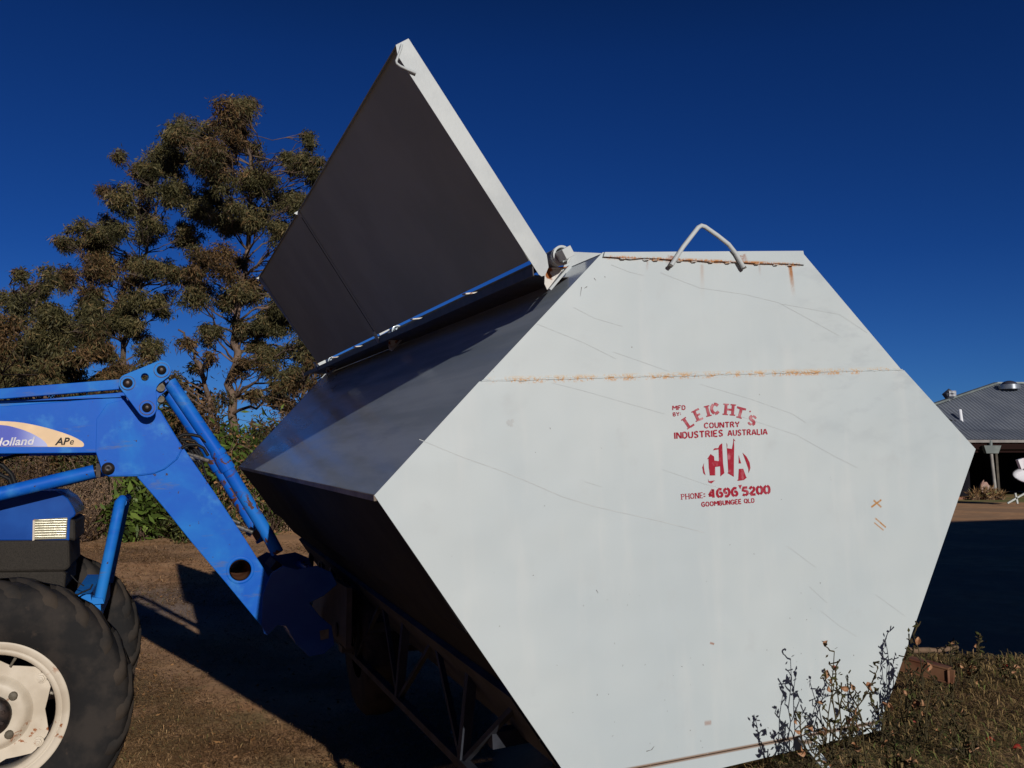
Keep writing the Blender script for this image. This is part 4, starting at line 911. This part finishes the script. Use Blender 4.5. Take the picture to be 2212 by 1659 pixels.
    g = MB(); g.box((cc[0]+.05, cc[1]-.34, cc[2]), (.42, .05, .34)); g.tube([(cc[0], cc[1], cc[2]-.2), (cc[0]-.02, cc[1], cc[2]-.85)], .06, 8); g.tube([(cc[0], cc[1], cc[2]-.45), (cc[0]-.45, cc[1], cc[2]-.95)], .03, 6); g.build('vent_stand', simple('vent_pale', (.42, .43, .45), (.2, .2, .22), 7, .5), vh)
    return gz0, YE
GZ0, YE = build_shed()
# satellite dish on its stand, right edge of the picture
def dish():
    Y = 40.0; c_ = at(2196, 1029+2, Y); gq = at(2190, 1085, Y)
    B = np.array([c_[0]+1.0, Y, 0.0]); root = empty('satellite_dish', tuple(B)); tag(root, 'white satellite dish on crossed metal legs in front of the dark shed', 'satellite dish')
    wm = simple('white_dish', (.72, .71, .73), (.60, .50, .54), 1.2, .5, lo=.5, hi=.7)
    # tilted shallow bowl
    g = MB(); n = 32; rings = 7; Rm = 1.15; ctr = at(2249, 1036, Y)-B; rot = Matrix.Rotation(R_(26), 3, 'X') @ Matrix.Rotation(R_(-4), 3, 'Y')
    V = []
    for i in range(rings+1):
        r = Rm*i/rings; z = .32*(r/Rm)**2
        for k in range(n): V.append(np.array(rot @ Vector((r*math.cos(2*math.pi*k/n)*1.0, r*math.sin(2*math.pi*k/n)*.8, z-.16)))+ctr)
    g.add(V, [(i*n+k, i*n+(k+1) % n, (i+1)*n+(k+1) % n, (i+1)*n+k) for i in range(rings) for k in range(n)], 0, True); g.build('bowl', wm, root, sol=.02)
    g = MB(); arc = [np.array(rot @ Vector((1.17*math.cos(t), .94*math.sin(t), .17)))+ctr for t in [2*math.pi*k/32 for k in range(33)]]
    g.tube([tuple(a) for a in arc], .018, 5, cap=False); g.build('rim', M['dark'], root)
    l = at(2163, 1021-4, Y-.2)-B; g = MB(); g.box(tuple(l+np.array([-.03, 0, 0.03])), (.26, .2, .42), Matrix.Rotation(R_(-18), 3, 'Y')); lnb = g.build('receiver', wm, root)
    l = at(2208, 1003, Y-.9)-B; lnb.location = tuple(l-(at(2163, 1017, Y-.2)-B))
    g = MB(); g.tube([tuple(l+np.array([.05, 0, -.2])), tuple(l+np.array([.5, .4, -.5]))], .03, 6); g.build('receiver_arm', M['dark'], root)
    g = MB()
    for (u0, v0), (u1, v1) in (((2176, 1087), (2216, 1064)), ((2193, 1065), (2198, 1088)), ((2216, 1064), (2240, 1088))):
        g.bar(tuple(at(u0, v0, Y)-B), tuple(at(u1, v1, Y)-B), .07, .07, up=(0, 1, 0))
    g.tube([(ctr[0]+.0, 0, ctr[2]-.1), (ctr[0]+.1, 0, .35)], .05, 8); g.build('stand', simple('galvanised_leg', (.40, .42, .40), (.3, .32, .3), 4, .6, .3), root)
dish()
# things at the foot of the shed
def small():
    B = at(1996, 1073, YE-.8); root = empty('wrapped_post', tuple(B)); tag(root, 'dark red stand with white cloth draped over it beside the bin edge', 'stand')
    g = MB(); 
    for dx in (-.3, .3): g.bar((dx, 0, 0), (dx, 0, 1.1), .08, .08, up=(0, 1, 0))
    g.bar((-.3, 0, 1.08), (.3, 0, 1.08), .08, .08); g.build('frame', simple('dark_red_frame', (.12, .03, .03), None, rough=.6), root)
    g = MB(); n = 14; V = []
    for j in range(2):
        for i in range(n+1): V.append((-.36+.72*i/n, -.08-.05*math.sin(i*1.9), (1.55-.4*abs(i/n-.5)) if j else .85+.06*math.sin(i*2.3)))
    g.add(V, [(i, i+1, n+1+i+1, n+1+i) for i in range(n)], 0, True); g.build('cloth', simple('white_cloth', (.6, .6, .62), (.3, .3, .33), 9, .8), root, sol=.03)
    B = at(2127, 1071, YE-1.2); rng = np.random.default_rng(3)
    root = MB(); V = []; Fc = []
    n = 10
    for i in range(6):
        a_ = math.pi*i/5
        for k in range(n):
            r = 1+.25*rng.normal(); V.append((.26*math.sin(a_)*math.cos(2*math.pi*k/n)*r, .2*math.sin(a_)*math.sin(2*math.pi*k/n)*r, .42+.32*math.cos(a_)*(1+.1*rng.normal())))
    root.add(V, [(i*n+k, i*n+(k+1) % n, (i+1)*n+(k+1) % n, (i+1)*n+k) for i in range(5) for k in range(n)])
    o = root.build('garden_rock', simple('pale_pink_rock', (.46, .34, .27), (.30, .16, .13), 3, .9)); o.location = tuple(B); tag(o, 'pale pinkish rock in the garden bed before the shed post', 'rock')
    a = at(1993, 1081, YE-1.5); b = at(2160, 1086, YE-1.5); zt = 0
    g = MB(); L = b[0]-a[0]; g.box((L/2, 0, .12), (L, .12, .26)); o = g.build('garden_edging', simple('rusty_edging', (.34, .15, .085), (.22, .11, .07), 1.5, .9)); o.location = (a[0], YE-1.6, gz(0, 0)-.0); o.location[2] = a[2]-.05
    tag(o, 'rust coloured strip edging the garden bed below the shed', 'garden edging')
build_small = small(); 
for i, (u, v, hw, n_, lb) in enumerate(((2105, 1060, 16, 120, 'brown dry weed clump left of the pale rock by the shed'), (2133, 1054, 26, 260, 'grey dead plants between the pale rock and the shed downpipe'), (2158, 1058, 14, 90, 'small pale dry weed right of the shed downpipe'))):
    rng = np.random.default_rng(50+i)
    shrub('dry_weed', lb, u, v, hw, YE-2.0, 60+i, STRAW, n_, .30, .04, 24, TWIGP, -.6, .5, 'dry weeds along the shed garden bed', 'weed')
# big barn out of frame on the right; the yard behind the mound lies in its long shadow
def barn():
    n_ = np.array([.92, .39]); d_ = np.array([.39, -.92]); W = lambda a, b: tuple(n_*a+d_*b)
    p = [W(5.9, 3.6), W(33, 3.6), W(33, 12), W(5.9, 12)]; root = empty('machinery_barn', (*W(19, 7.8), 0)); c_ = W(19, 7.8)
    tag(root, 'tall grey machinery barn standing beyond the right edge of the picture', 'barn')
    g = MB(); V = [(x-c_[0], y-c_[1], z) for z in (0, 6.4) for x, y in p]
    g.add(V, [(0, 4, 5, 1), (1, 5, 6, 2), (2, 6, 7, 3), (3, 7, 4, 0)]); g.build('wall', simple('barn_cladding', (.07, .08, .08), (.09, .1, .1), 2, .6), root)
    r0, r1 = W(5.6, 7.8), W(33.3, 7.8); pr = [W(5.6, 3.2), W(33.3, 3.2), W(33.3, 12.4), W(5.6, 12.4)]
    V = [(x-c_[0], y-c_[1], 6.4) for x, y in pr]+[(r0[0]-c_[0], r0[1]-c_[1], 8.6), (r1[0]-c_[0], r1[1]-c_[1], 8.6)]
    g = MB(); g.add(V, [(0, 1, 5, 4), (2, 3, 4, 5), (0, 4, 3), (1, 2, 5)]); g.build('roof', simple('barn_roof', (.12, .13, .14), None, rough=.5), root, sol=.05)
    g = MB(); q0, q1 = W(12, 3.55), W(16, 3.55); g.bar((q0[0]-c_[0], q0[1]-c_[1], 1.9), (q1[0]-c_[0], q1[1]-c_[1], 1.9), .08, 3.8); g.build('door', simple('barn_door', (.09, .05, .04), None, rough=.6), root)
barn()

# ------------------------------------------------------------------ gum trees, left
GRP = 'gum trees beyond the yard'
TA = [(540,250,40),(500,262,42),(440,292,36),(400,292,34),(372,300,22),(460,330,50),(520,320,46),(550,390,42),(470,400,46),(665,300,22),(650,365,38),(612,330,16),(640,430,42),(672,395,22),(610,490,38),(560,470,34),(500,470,44),(440,460,40),(600,575,30),(555,620,46),(655,600,26),(500,560,40),(440,545,36),(610,700,48),(540,700,36),(655,745,40),(620,650,36),(650,800,40),(590,770,36),(500,640,34),(430,640,36),(690,350,14),(450,720,26),(560,760,28),(520,790,24)]
tree('gum_tree', 'tallest gum tree with pale forked trunk left of the raised lid', at(500, 1120, 30) * np.array([1, 1, 0]), [(505, 960, 0), (503, 830, 0), (508, 740, 0), (512, 660, 0), (530, 590, .3), (538, 480, .5), (545, 380, .3), (530, 290, 0)], TA, 30, 1, GUM, GUMB, BARKP, .17, 430, .145, .031, GRP)
TB = [(362,335,44),(312,362,32),(262,338,18),(295,425,44),(240,415,24),(370,420,42),(400,500,30),(335,500,34),(250,480,30),(200,515,38),(150,520,26),(225,570,42),(300,580,40),(370,585,38),(140,590,30),(200,640,44),(280,640,42),(350,650,36),(420,600,30),(168,490,18),(258,700,34),(330,760,26),(215,700,34),(235,755,30),(300,700,30)]
tree('gum_tree', 'broad leaning gum tree in the middle of the stand, crown level with the lid middle', at(285, 1120, 32) * np.array([1, 1, 0]), [(280, 960, 0), (272, 860, 0), (265, 780, 0), (275, 700, 0), (300, 620, 0), (320, 520, .3), (345, 420, 0)], TB, 32, 2, GUM, GUMB, BARK, .14, 430, .15, .032, GRP)
TC = [(42,598,13),(28,660,34),(72,640,34),(112,600,24),(112,670,38),(16,730,40),(66,740,42),(136,712,42),(195,705,34),(18,790,40),(95,790,40),(160,780,36),(-30,700,40),(-40,780,44),(60,840,34),(150,840,36),(10,860,34),(110,780,34),(200,770,34),(215,830,34),(180,720,26),(250,800,26),(30,830,36)]
tree('gum_tree', 'low dense gum tree at the left edge of the picture', at(95, 1120, 27) * np.array([1, 1, 0]), [(98, 980, 0), (100, 880, 0), (95, 800, 0), (90, 720, 0), (80, 650, 0)], TC, 27, 3, GUM, GUMB, BARK, .11, 440, .15, .032, GRP)
TD = [(640,820,30),(680,850,28),(600,850,26),(670,780,22),(560,850,22),(700,800,18),(620,880,24)]
tree('gum_tree', 'small thin gum tree low behind the far end of the grain bin', at(640, 1120, 26) * np.array([1, 1, 0]), [(638, 1000, 0), (645, 900, 0), (655, 830, 0), (660, 780, 0)], TD, 26, 4, GUMB, GUM, BARK, .08, 300, .16, .035, GRP)
TE = [(430,800,22),(380,820,22),(470,860,22),(400,745,20),(350,830,22),(320,800,18),(450,770,14)]
tree('gum_tree', 'short crooked gum tree with bare bent limbs just above the bell crank', at(470, 1120, 25) * np.array([1, 1, 0]), [(460, 980, 0), (452, 860, 0), (440, 800, 0), (415, 745, 0), (385, 712, 0)], TE, 25, 5, GUM, GUMB, BARKP, .10, 220, .15, .034, GRP)
# ------------------------------------------------------------------ undergrowth along the far edge of the yard
SG = 'bushes along the far edge of the yard'
for i, (u, vt, hw, Y, lm, nl, LL, LW, nt_, tm, lb) in enumerate((
    (-20, 850, 110, 22.5, OLIVE, 5000, .13, .05, 130, TWIG, 'olive bush at the left edge behind the loader arm'),
    (110, 860, 90, 23.0, GUMB, 4200, .13, .04, 160, TWIGP, 'brown leafed bush with pale stems above the loader rod'),
    (60, 985, 120, 21.6, GUMB, 1500, .09, .03, 380, TWIG, 'tangled brown dead bush behind the lift cylinder'),
    (205, 990, 80, 21.4, STRAW, 900, .08, .02, 420, TWIGP, 'bare grey brown thicket between hood nose and guard post'),
    (235, 880, 80, 23.2, OLIVE, 4200, .13, .05, 100, TWIG, 'dark olive bush behind the bell crank'),
    (300, 1030, 48, 20.9, GREEN, 900, .26, .085, 90, TWIG, 'bright green broad leafed bush behind the guard post'),
    (360, 1000, 80, 21.8, OLIVE, 5200, .14, .05, 120, TWIG, 'mid green bush directly behind the loader boom'),
    (430, 850, 80, 23.4, GUMB, 5200, .13, .04, 120, TWIG, 'rusty brown bush above the bucket cylinders'),
    (510, 895, 50, 22.4, GREEN, 1100, .24, .08, 80, TWIG, 'green broad leafed bush right of the bucket cylinders'),
    (520, 940, 34, 21.9, TANL, 700, .12, .05, 60, TWIGP, 'small orange dry bush beside the rusty cylinder collar'),
    (560, 900, 80, 22.8, OLIVE, 4200, .10, .03, 140, TWIG, 'grassy green bush just left of the far bin end'),
    (620, 860, 90, 24.2, GUMB, 4200, .13, .04, 140, TWIGP, 'brown scrubby bush half hidden behind the bin end'),
    (450, 1080, 70, 20.8, OLIVE, 2400, .12, .045, 160, TWIG, 'low dark bush seen through the gap beside the loader boom'),
    (160, 1085, 60, 20.4, STRAW, 500, .08, .02, 240, TWIG, 'low brown brushwood heap right of the headlight'))):
    shrub('bush', lb, u, vt, hw, Y, 100+i, lm, int(nl*1.5), LL, LW, nt_, tm, .25, 1.0, SG, 'bush')
# scrubby mass filling in behind, nobody could count it
rng = np.random.default_rng(9)
n = 42000; x = rng.uniform(-19, -4.5, n); y = rng.uniform(24.2, 27.5, n); top = 2.9+.7*np.sin(x*1.1)+.5*np.sin(x*2.7+1)+.3*np.sin(x*6); z = rng.uniform(0, 1, n)**.8*top
o = quads_obj('scrub', leaves(rng, np.stack([x, y, z], 1), .24, .09, .2), np.clip(.4+.25*np.sin(x*3+z*2)+rng.normal(size=n)*.2, 0, 1), [OLIVE, GUMB]); tag(o, kind='stuff')
o.data.polygons.foreach_set('material_index', (np.sin(x*1.9+z*1.3)+rng.normal(size=n)*.6 > .1).astype(np.int32))

n = 26000; a_ = rng.uniform(math.pi*1.05, math.pi*1.95, n); d_ = rng.uniform(24, 28, n); x = d_*np.cos(a_); y = d_*np.sin(a_); z = rng.uniform(0, 1, n)**.7*(4.6+.8*np.sin(a_*31)+.6*np.sin(a_*13))
o = quads_obj('low_sky_blocker', leaves(rng, np.stack([x, y, z], 1), .9, .45, .1), rng.random(n), OLIVE); tag(o, kind='stuff')  # unseen belt of leaves added behind the camera to dim the low sky
# ------------------------------------------------------------------ grass blades
def blades(name, xy, Lm, Wm, mat, rng, lay=.8):
    n = len(xy); z = gz(xy[:, 0], xy[:, 1]); P0 = np.stack([xy[:, 0], xy[:, 1], z], 1)
    d = rng.normal(size=(n, 3)); d[:, 2] = np.abs(d[:, 2])*(1-lay)+.12; d /= np.linalg.norm(d, axis=1)[:, None]
    s = np.cross(d, np.array([0, 0, 1.0])); s /= np.linalg.norm(s, axis=1)[:, None]+1e-9
    L = Lm*rng.uniform(.4, 1.5, n); W = Wm*rng.uniform(.6, 1.4, n); up = np.zeros((n, 3)); up[:, 2] = rng.uniform(0, .012, n)
    mid = P0+d*(L*.5)[:, None]+np.array([0, 0, 1])*(L*.12)[:, None]
    tip = P0+d*L[:, None]*np.array([1, 1, .75])
    Q = np.stack([P0+up-s*W[:, None]*.4, mid+s*W[:, None]*.5+up, tip+up, mid-s*W[:, None]*.5+up], 1)
    pn = np.sin(xy[:, 0]*2.1+1.7*np.sin(xy[:, 1]*1.3))*np.sin(xy[:, 1]*2.7)
    o = quads_obj(name, Q, np.clip(.5+.15*pn+rng.normal(size=n)*.23, 0, 1), mat); tag(o, kind='stuff'); return o
rng = np.random.default_rng(21)
n = 150000; xy = np.stack([rng.uniform(.2, 3.6, n), rng.uniform(2.2, 6.2, n)], 1)
blades('mown_grass', xy, .055, .0035, GRASSG, rng, .55)
n = 230000; y = 4.2+ (rng.uniform(0, 1, n)**1.7)*9; x = rng.uniform(-.46, -.02, n)*y
pt = np.sin(x*2.3+1.2*np.sin(y*1.7))*np.sin(y*1.9+x)+.5*np.sin(x*5.1)*np.sin(y*4.3)
k = rng.random(n) < np.clip(.62+.5*pt, .18, 1)
blades('dry_grass', np.stack([x, y], 1)[k], .042, .004, STRAW, rng, .9)
n = 2600; y = rng.uniform(4.5, 20, n); x = rng.uniform(-.5, -.05, n)*y; c_ = np.stack([x, y, gz(x, y)+.012], 1); Lf = leaves(rng, c_, .055, .022, 0.0); Lf[:, :, 2] = c_[:, None, 2]+(Lf[:, :, 2]-c_[:, None, 2])*.35
o = quads_obj('leaf_litter', Lf, rng.random(n), TANL); tag(o, kind='stuff')
n = 30000; y = rng.uniform(11, 20.5, n); x = rng.uniform(-.5, -.2, n)*y
k = rng.random(n) < .35+.65*(np.sin(x*1.3+y)*np.sin(y*.8) > .2)
blades('straw_litter', np.stack([x, y], 1)[k], .09, .012, STRAW, rng, .95)

# ------------------------------------------------------------------ twiggy dried plants in front of the bin
def rose(label, u, v, Y, top, seed, nleaf=6, spread=.16, nst=4, cat='plant'):
    rng = np.random.default_rng(seed); b = at(u, v, Y); b[2] = float(gz(b[0], b[1])); H = at(u, top, Y)[2]-b[2]
    root = empty('dry_plant', tuple(b)); tag(root, label, cat, 'twiggy dry plants beside the bin')
    g = MB(); tips = []
    for k in range(nst):
        e = np.array([rng.normal()*spread*.6, rng.normal()*.04, H*(1 if k == 0 else rng.uniform(.45, .95))]); s0 = np.array([rng.normal()*.03, rng.normal()*.02, -.02])
        q = wob(rng, s0, e, 9, .18); g.tube(q, [.0036*(1-.07*i) for i in range(10)], 5, cap=False)
        for j in range(2, 10):
            if rng.random() < .85:
                dv = np.array([rng.normal()*.6, rng.normal()*.4, .7+.3*rng.random()]); dv /= np.linalg.norm(dv); L = H*rng.uniform(.08, .22)*(1.2-j/12); e2 = q[j]+dv*L
                g.tube(wob(rng, q[j], e2, 3, .3), [.003, .0026, .0022, .0018], 4, cap=False); tips.append(e2)
                for _ in range(2):
                    e3 = e2+np.array([rng.normal()*.012, rng.normal()*.012, abs(rng.normal())*.012]); g.tube([tuple(e2), tuple(e3)], [.002, .0028], 4, cap=False)
        tips.append(q[9])
    for _ in range(nst*18):                                # small withered green leaves kept with the stems
        c_ = np.array(tips[rng.integers(0, len(tips))])+rng.normal(size=3)*.006; ax = rng.normal(size=3); ax /= np.linalg.norm(ax); sd = np.cross(ax, rng.normal(size=3)); sd /= np.linalg.norm(sd); s_ = rng.uniform(.010, .028)
        g.add([c_, c_+ax*s_*.5+sd*s_*.22, c_+ax*s_, c_+ax*s_*.5-sd*s_*.22], [(0, 1, 2, 3)], 1)
    g.build('stem', [PSTEM, PGREEN], root)
    # curled dead leaves: little boat shaped blades
    for (mt, cnt, sz, nm) in ((PLEAF, nleaf+2, .024, 'dead_leaf'),):
        for _ in range(cnt):
            g = MB()
            c_ = np.array(tips[rng.integers(0, len(tips))]); s_ = sz*rng.uniform(.7, 1.3); ax = rng.normal(size=3)*np.array([.5, .4, 1]); ax /= np.linalg.norm(ax); sd = np.cross(ax, rng.normal(size=3)); sd /= np.linalg.norm(sd); nn = np.cross(ax, sd)
            V = []
            for i in range(6):
                t = i/5; w_ = .33*s_*math.sin(math.pi*min(1, t*.93+.05))
                for k in (-1, -.4, .4, 1): V.append(c_+ax*s_*(t-.1)+sd*w_*k+nn*(abs(k)**1.5*w_*.9+s_*.15*math.sin(t*3)+rng.normal()*.0008))
            g.add(V, [(i*4+k, i*4+k+1, (i+1)*4+k+1, (i+1)*4+k) for i in range(5) for k in range(3)], 0, True); g.build(nm, mt, root)
PSTEM = simple('olive_plant_stem', (.045, .037, .022), (.08, .062, .03), 30, .85, spec=.05)
m = N('curled_dead_leaf'); a = m.noise(60, 3); b = m.noise(25, 3); m.col(m.mix(m.ramp(b, .60, .68), m.mix(m.ramp(a, .35, .65), (.24, .10, .045), (.42, .23, .12)), (.20, .02, .012))); PLEAF = m.set(.6, 0, .3)
PGREEN = simple('plant_bud', (.07, .075, .025), (.05, .035, .02), 40, .7, spec=.05)
for i, (u, v, Y, top, nl, sp, ns, lb) in enumerate((
    (1800, 1625, 2.98, 1405, 4, .04, 2, 'tallest twiggy plant standing against the lower right of the white panel'),
    (1768, 1632, 2.95, 1480, 4, .04, 2, 'bare twiggy plant just left of the tallest one against the panel'),
    (1858, 1612, 3.02, 1440, 5, .05, 3, 'twiggy plant in front of the panel right of the tallest one'),
    (1738, 1640, 2.92, 1545, 4, .04, 2, 'short twiggy plant at the left end of the row against the panel'),
    (1962, 1520, 3.18, 1372, 5, .05, 3, 'leafier twiggy plant overlapping the right edge of the white panel'),
    (1905, 1590, 3.08, 1500, 6, .05, 4, 'low plant at the bottom right corner of the panel'),
    (1825, 1640, 2.86, 1565, 6, .05, 2, 'short plant with curled orange leaves under the panel fold'),
    (2045, 1470, 3.7, 1378, 5, .05, 3, 'small plant with a red seed head above the brown steel channel'),
    (2108, 1465, 3.9, 1372, 6, .05, 3, 'thin plant with orange seed heads against the black shade'),
    (2010, 1560, 3.2, 1420, 7, .08, 4, 'thin dry plant in front of the brown steel channel'),
    (2080, 1600, 3.0, 1520, 6, .07, 4, 'low dry plant in the grass at the right'),
    (1960, 1650, 2.85, 1580, 5, .07, 4, 'brown dry plant low in the middle of the grass'),
    (2170, 1460, 4.0, 1415, 3, .06, 3, 'tiny dry plant on the crest at the right edge of the picture'))):
    rose(lb, u, v, Y, top, 200+i, nl, sp, ns)
# fallen leaves in the grass
for i, (u, v, Y, lb) in enumerate(((2172, 1456, 0, 'red fallen leaf near the crest of the mound'), (2055, 1425, 0, 'pale curled leaf beside the steel channel'), (2198, 1640, 0, 'dark red leaf in the bottom right corner'), (1822, 1585, 0, 'pale upright curled leaf at the bottom of the grass'), (2065, 1637, 0, 'white curled leaf low in the grass'), (2140, 1620, 0, 'red crumpled leaf low right in the grass'))):
    p = onz(u, v, .7); p[2] = float(gz(p[0], p[1]))+.012; r2 = np.random.default_rng(300+i); g = MB(); s_ = .035; V = []
    for a in range(6):
        t = a/5; w_ = .35*s_*math.sin(math.pi*(t*.9+.06))
        for k in (-1, -.4, .4, 1): V.append((s_*(t-.5), w_*k, abs(k)*w_+.2*s_*math.sin(3*t)))
    g.add(V, [(a*4+k, a*4+k+1, (a+1)*4+k+1, (a+1)*4+k) for a in range(5) for k in range(3)], 0, True)
    o = g.build('fallen_leaf', simple('leaf_%d' % i, *(((.32, .03, .02), (.2, .02, .015)) if 'red' in lb else ((.5, .4, .3), (.35, .24, .16))), 40, .6), sol=.001); o.location = tuple(p); o.rotation_euler = tuple(r2.uniform(-.6, .6, 2))+(r2.uniform(0, 6),)
    tag(o, lb, 'leaf', 'fallen leaves in the grass')
# brown steel channel and a stick lying behind the plants
a = at(1945, 1432, 3.75); b = at(2062, 1462, 3.62)
r_ = empty('steel_channel', tuple((a+b)/2)); tag(r_, 'short brown rusty steel channel lying in the grass at the bin corner', 'steel channel')
o_ = (a+b)/2; d = (b-a); L = np.linalg.norm(d); d /= L
g = MB(); g.bar(tuple(a-o_), tuple(b-o_), .008, .05); g.bar(tuple(a-o_+[0, .03, .026]), tuple(b-o_+[0, .03, .026]), .06, .007); g.bar(tuple(a-o_+[0, .03, -.026]), tuple(b-o_+[0, .03, -.026]), .06, .007); g.build('channel', M['brown'], r_, bevel=.002)
g = MB(); g.box(tuple(b-o_+[-.02, .03, .0]), (.008, .05, .046)); g.build('end_plate', M['brown'], r_)
a = at(1960, 1404, 3.9); b = at(2068, 1398, 4.1); g = MB(); o_ = (a+b)/2; g.tube(wob(rng, a-o_, b-o_, 6, .1), [.012, .013, .012, .014, .012, .011, .009], 8); o = g.build('stick', M['cardb']); o.location = tuple(o_); tag(o, 'weathered stick lying behind the brown steel channel', 'stick')
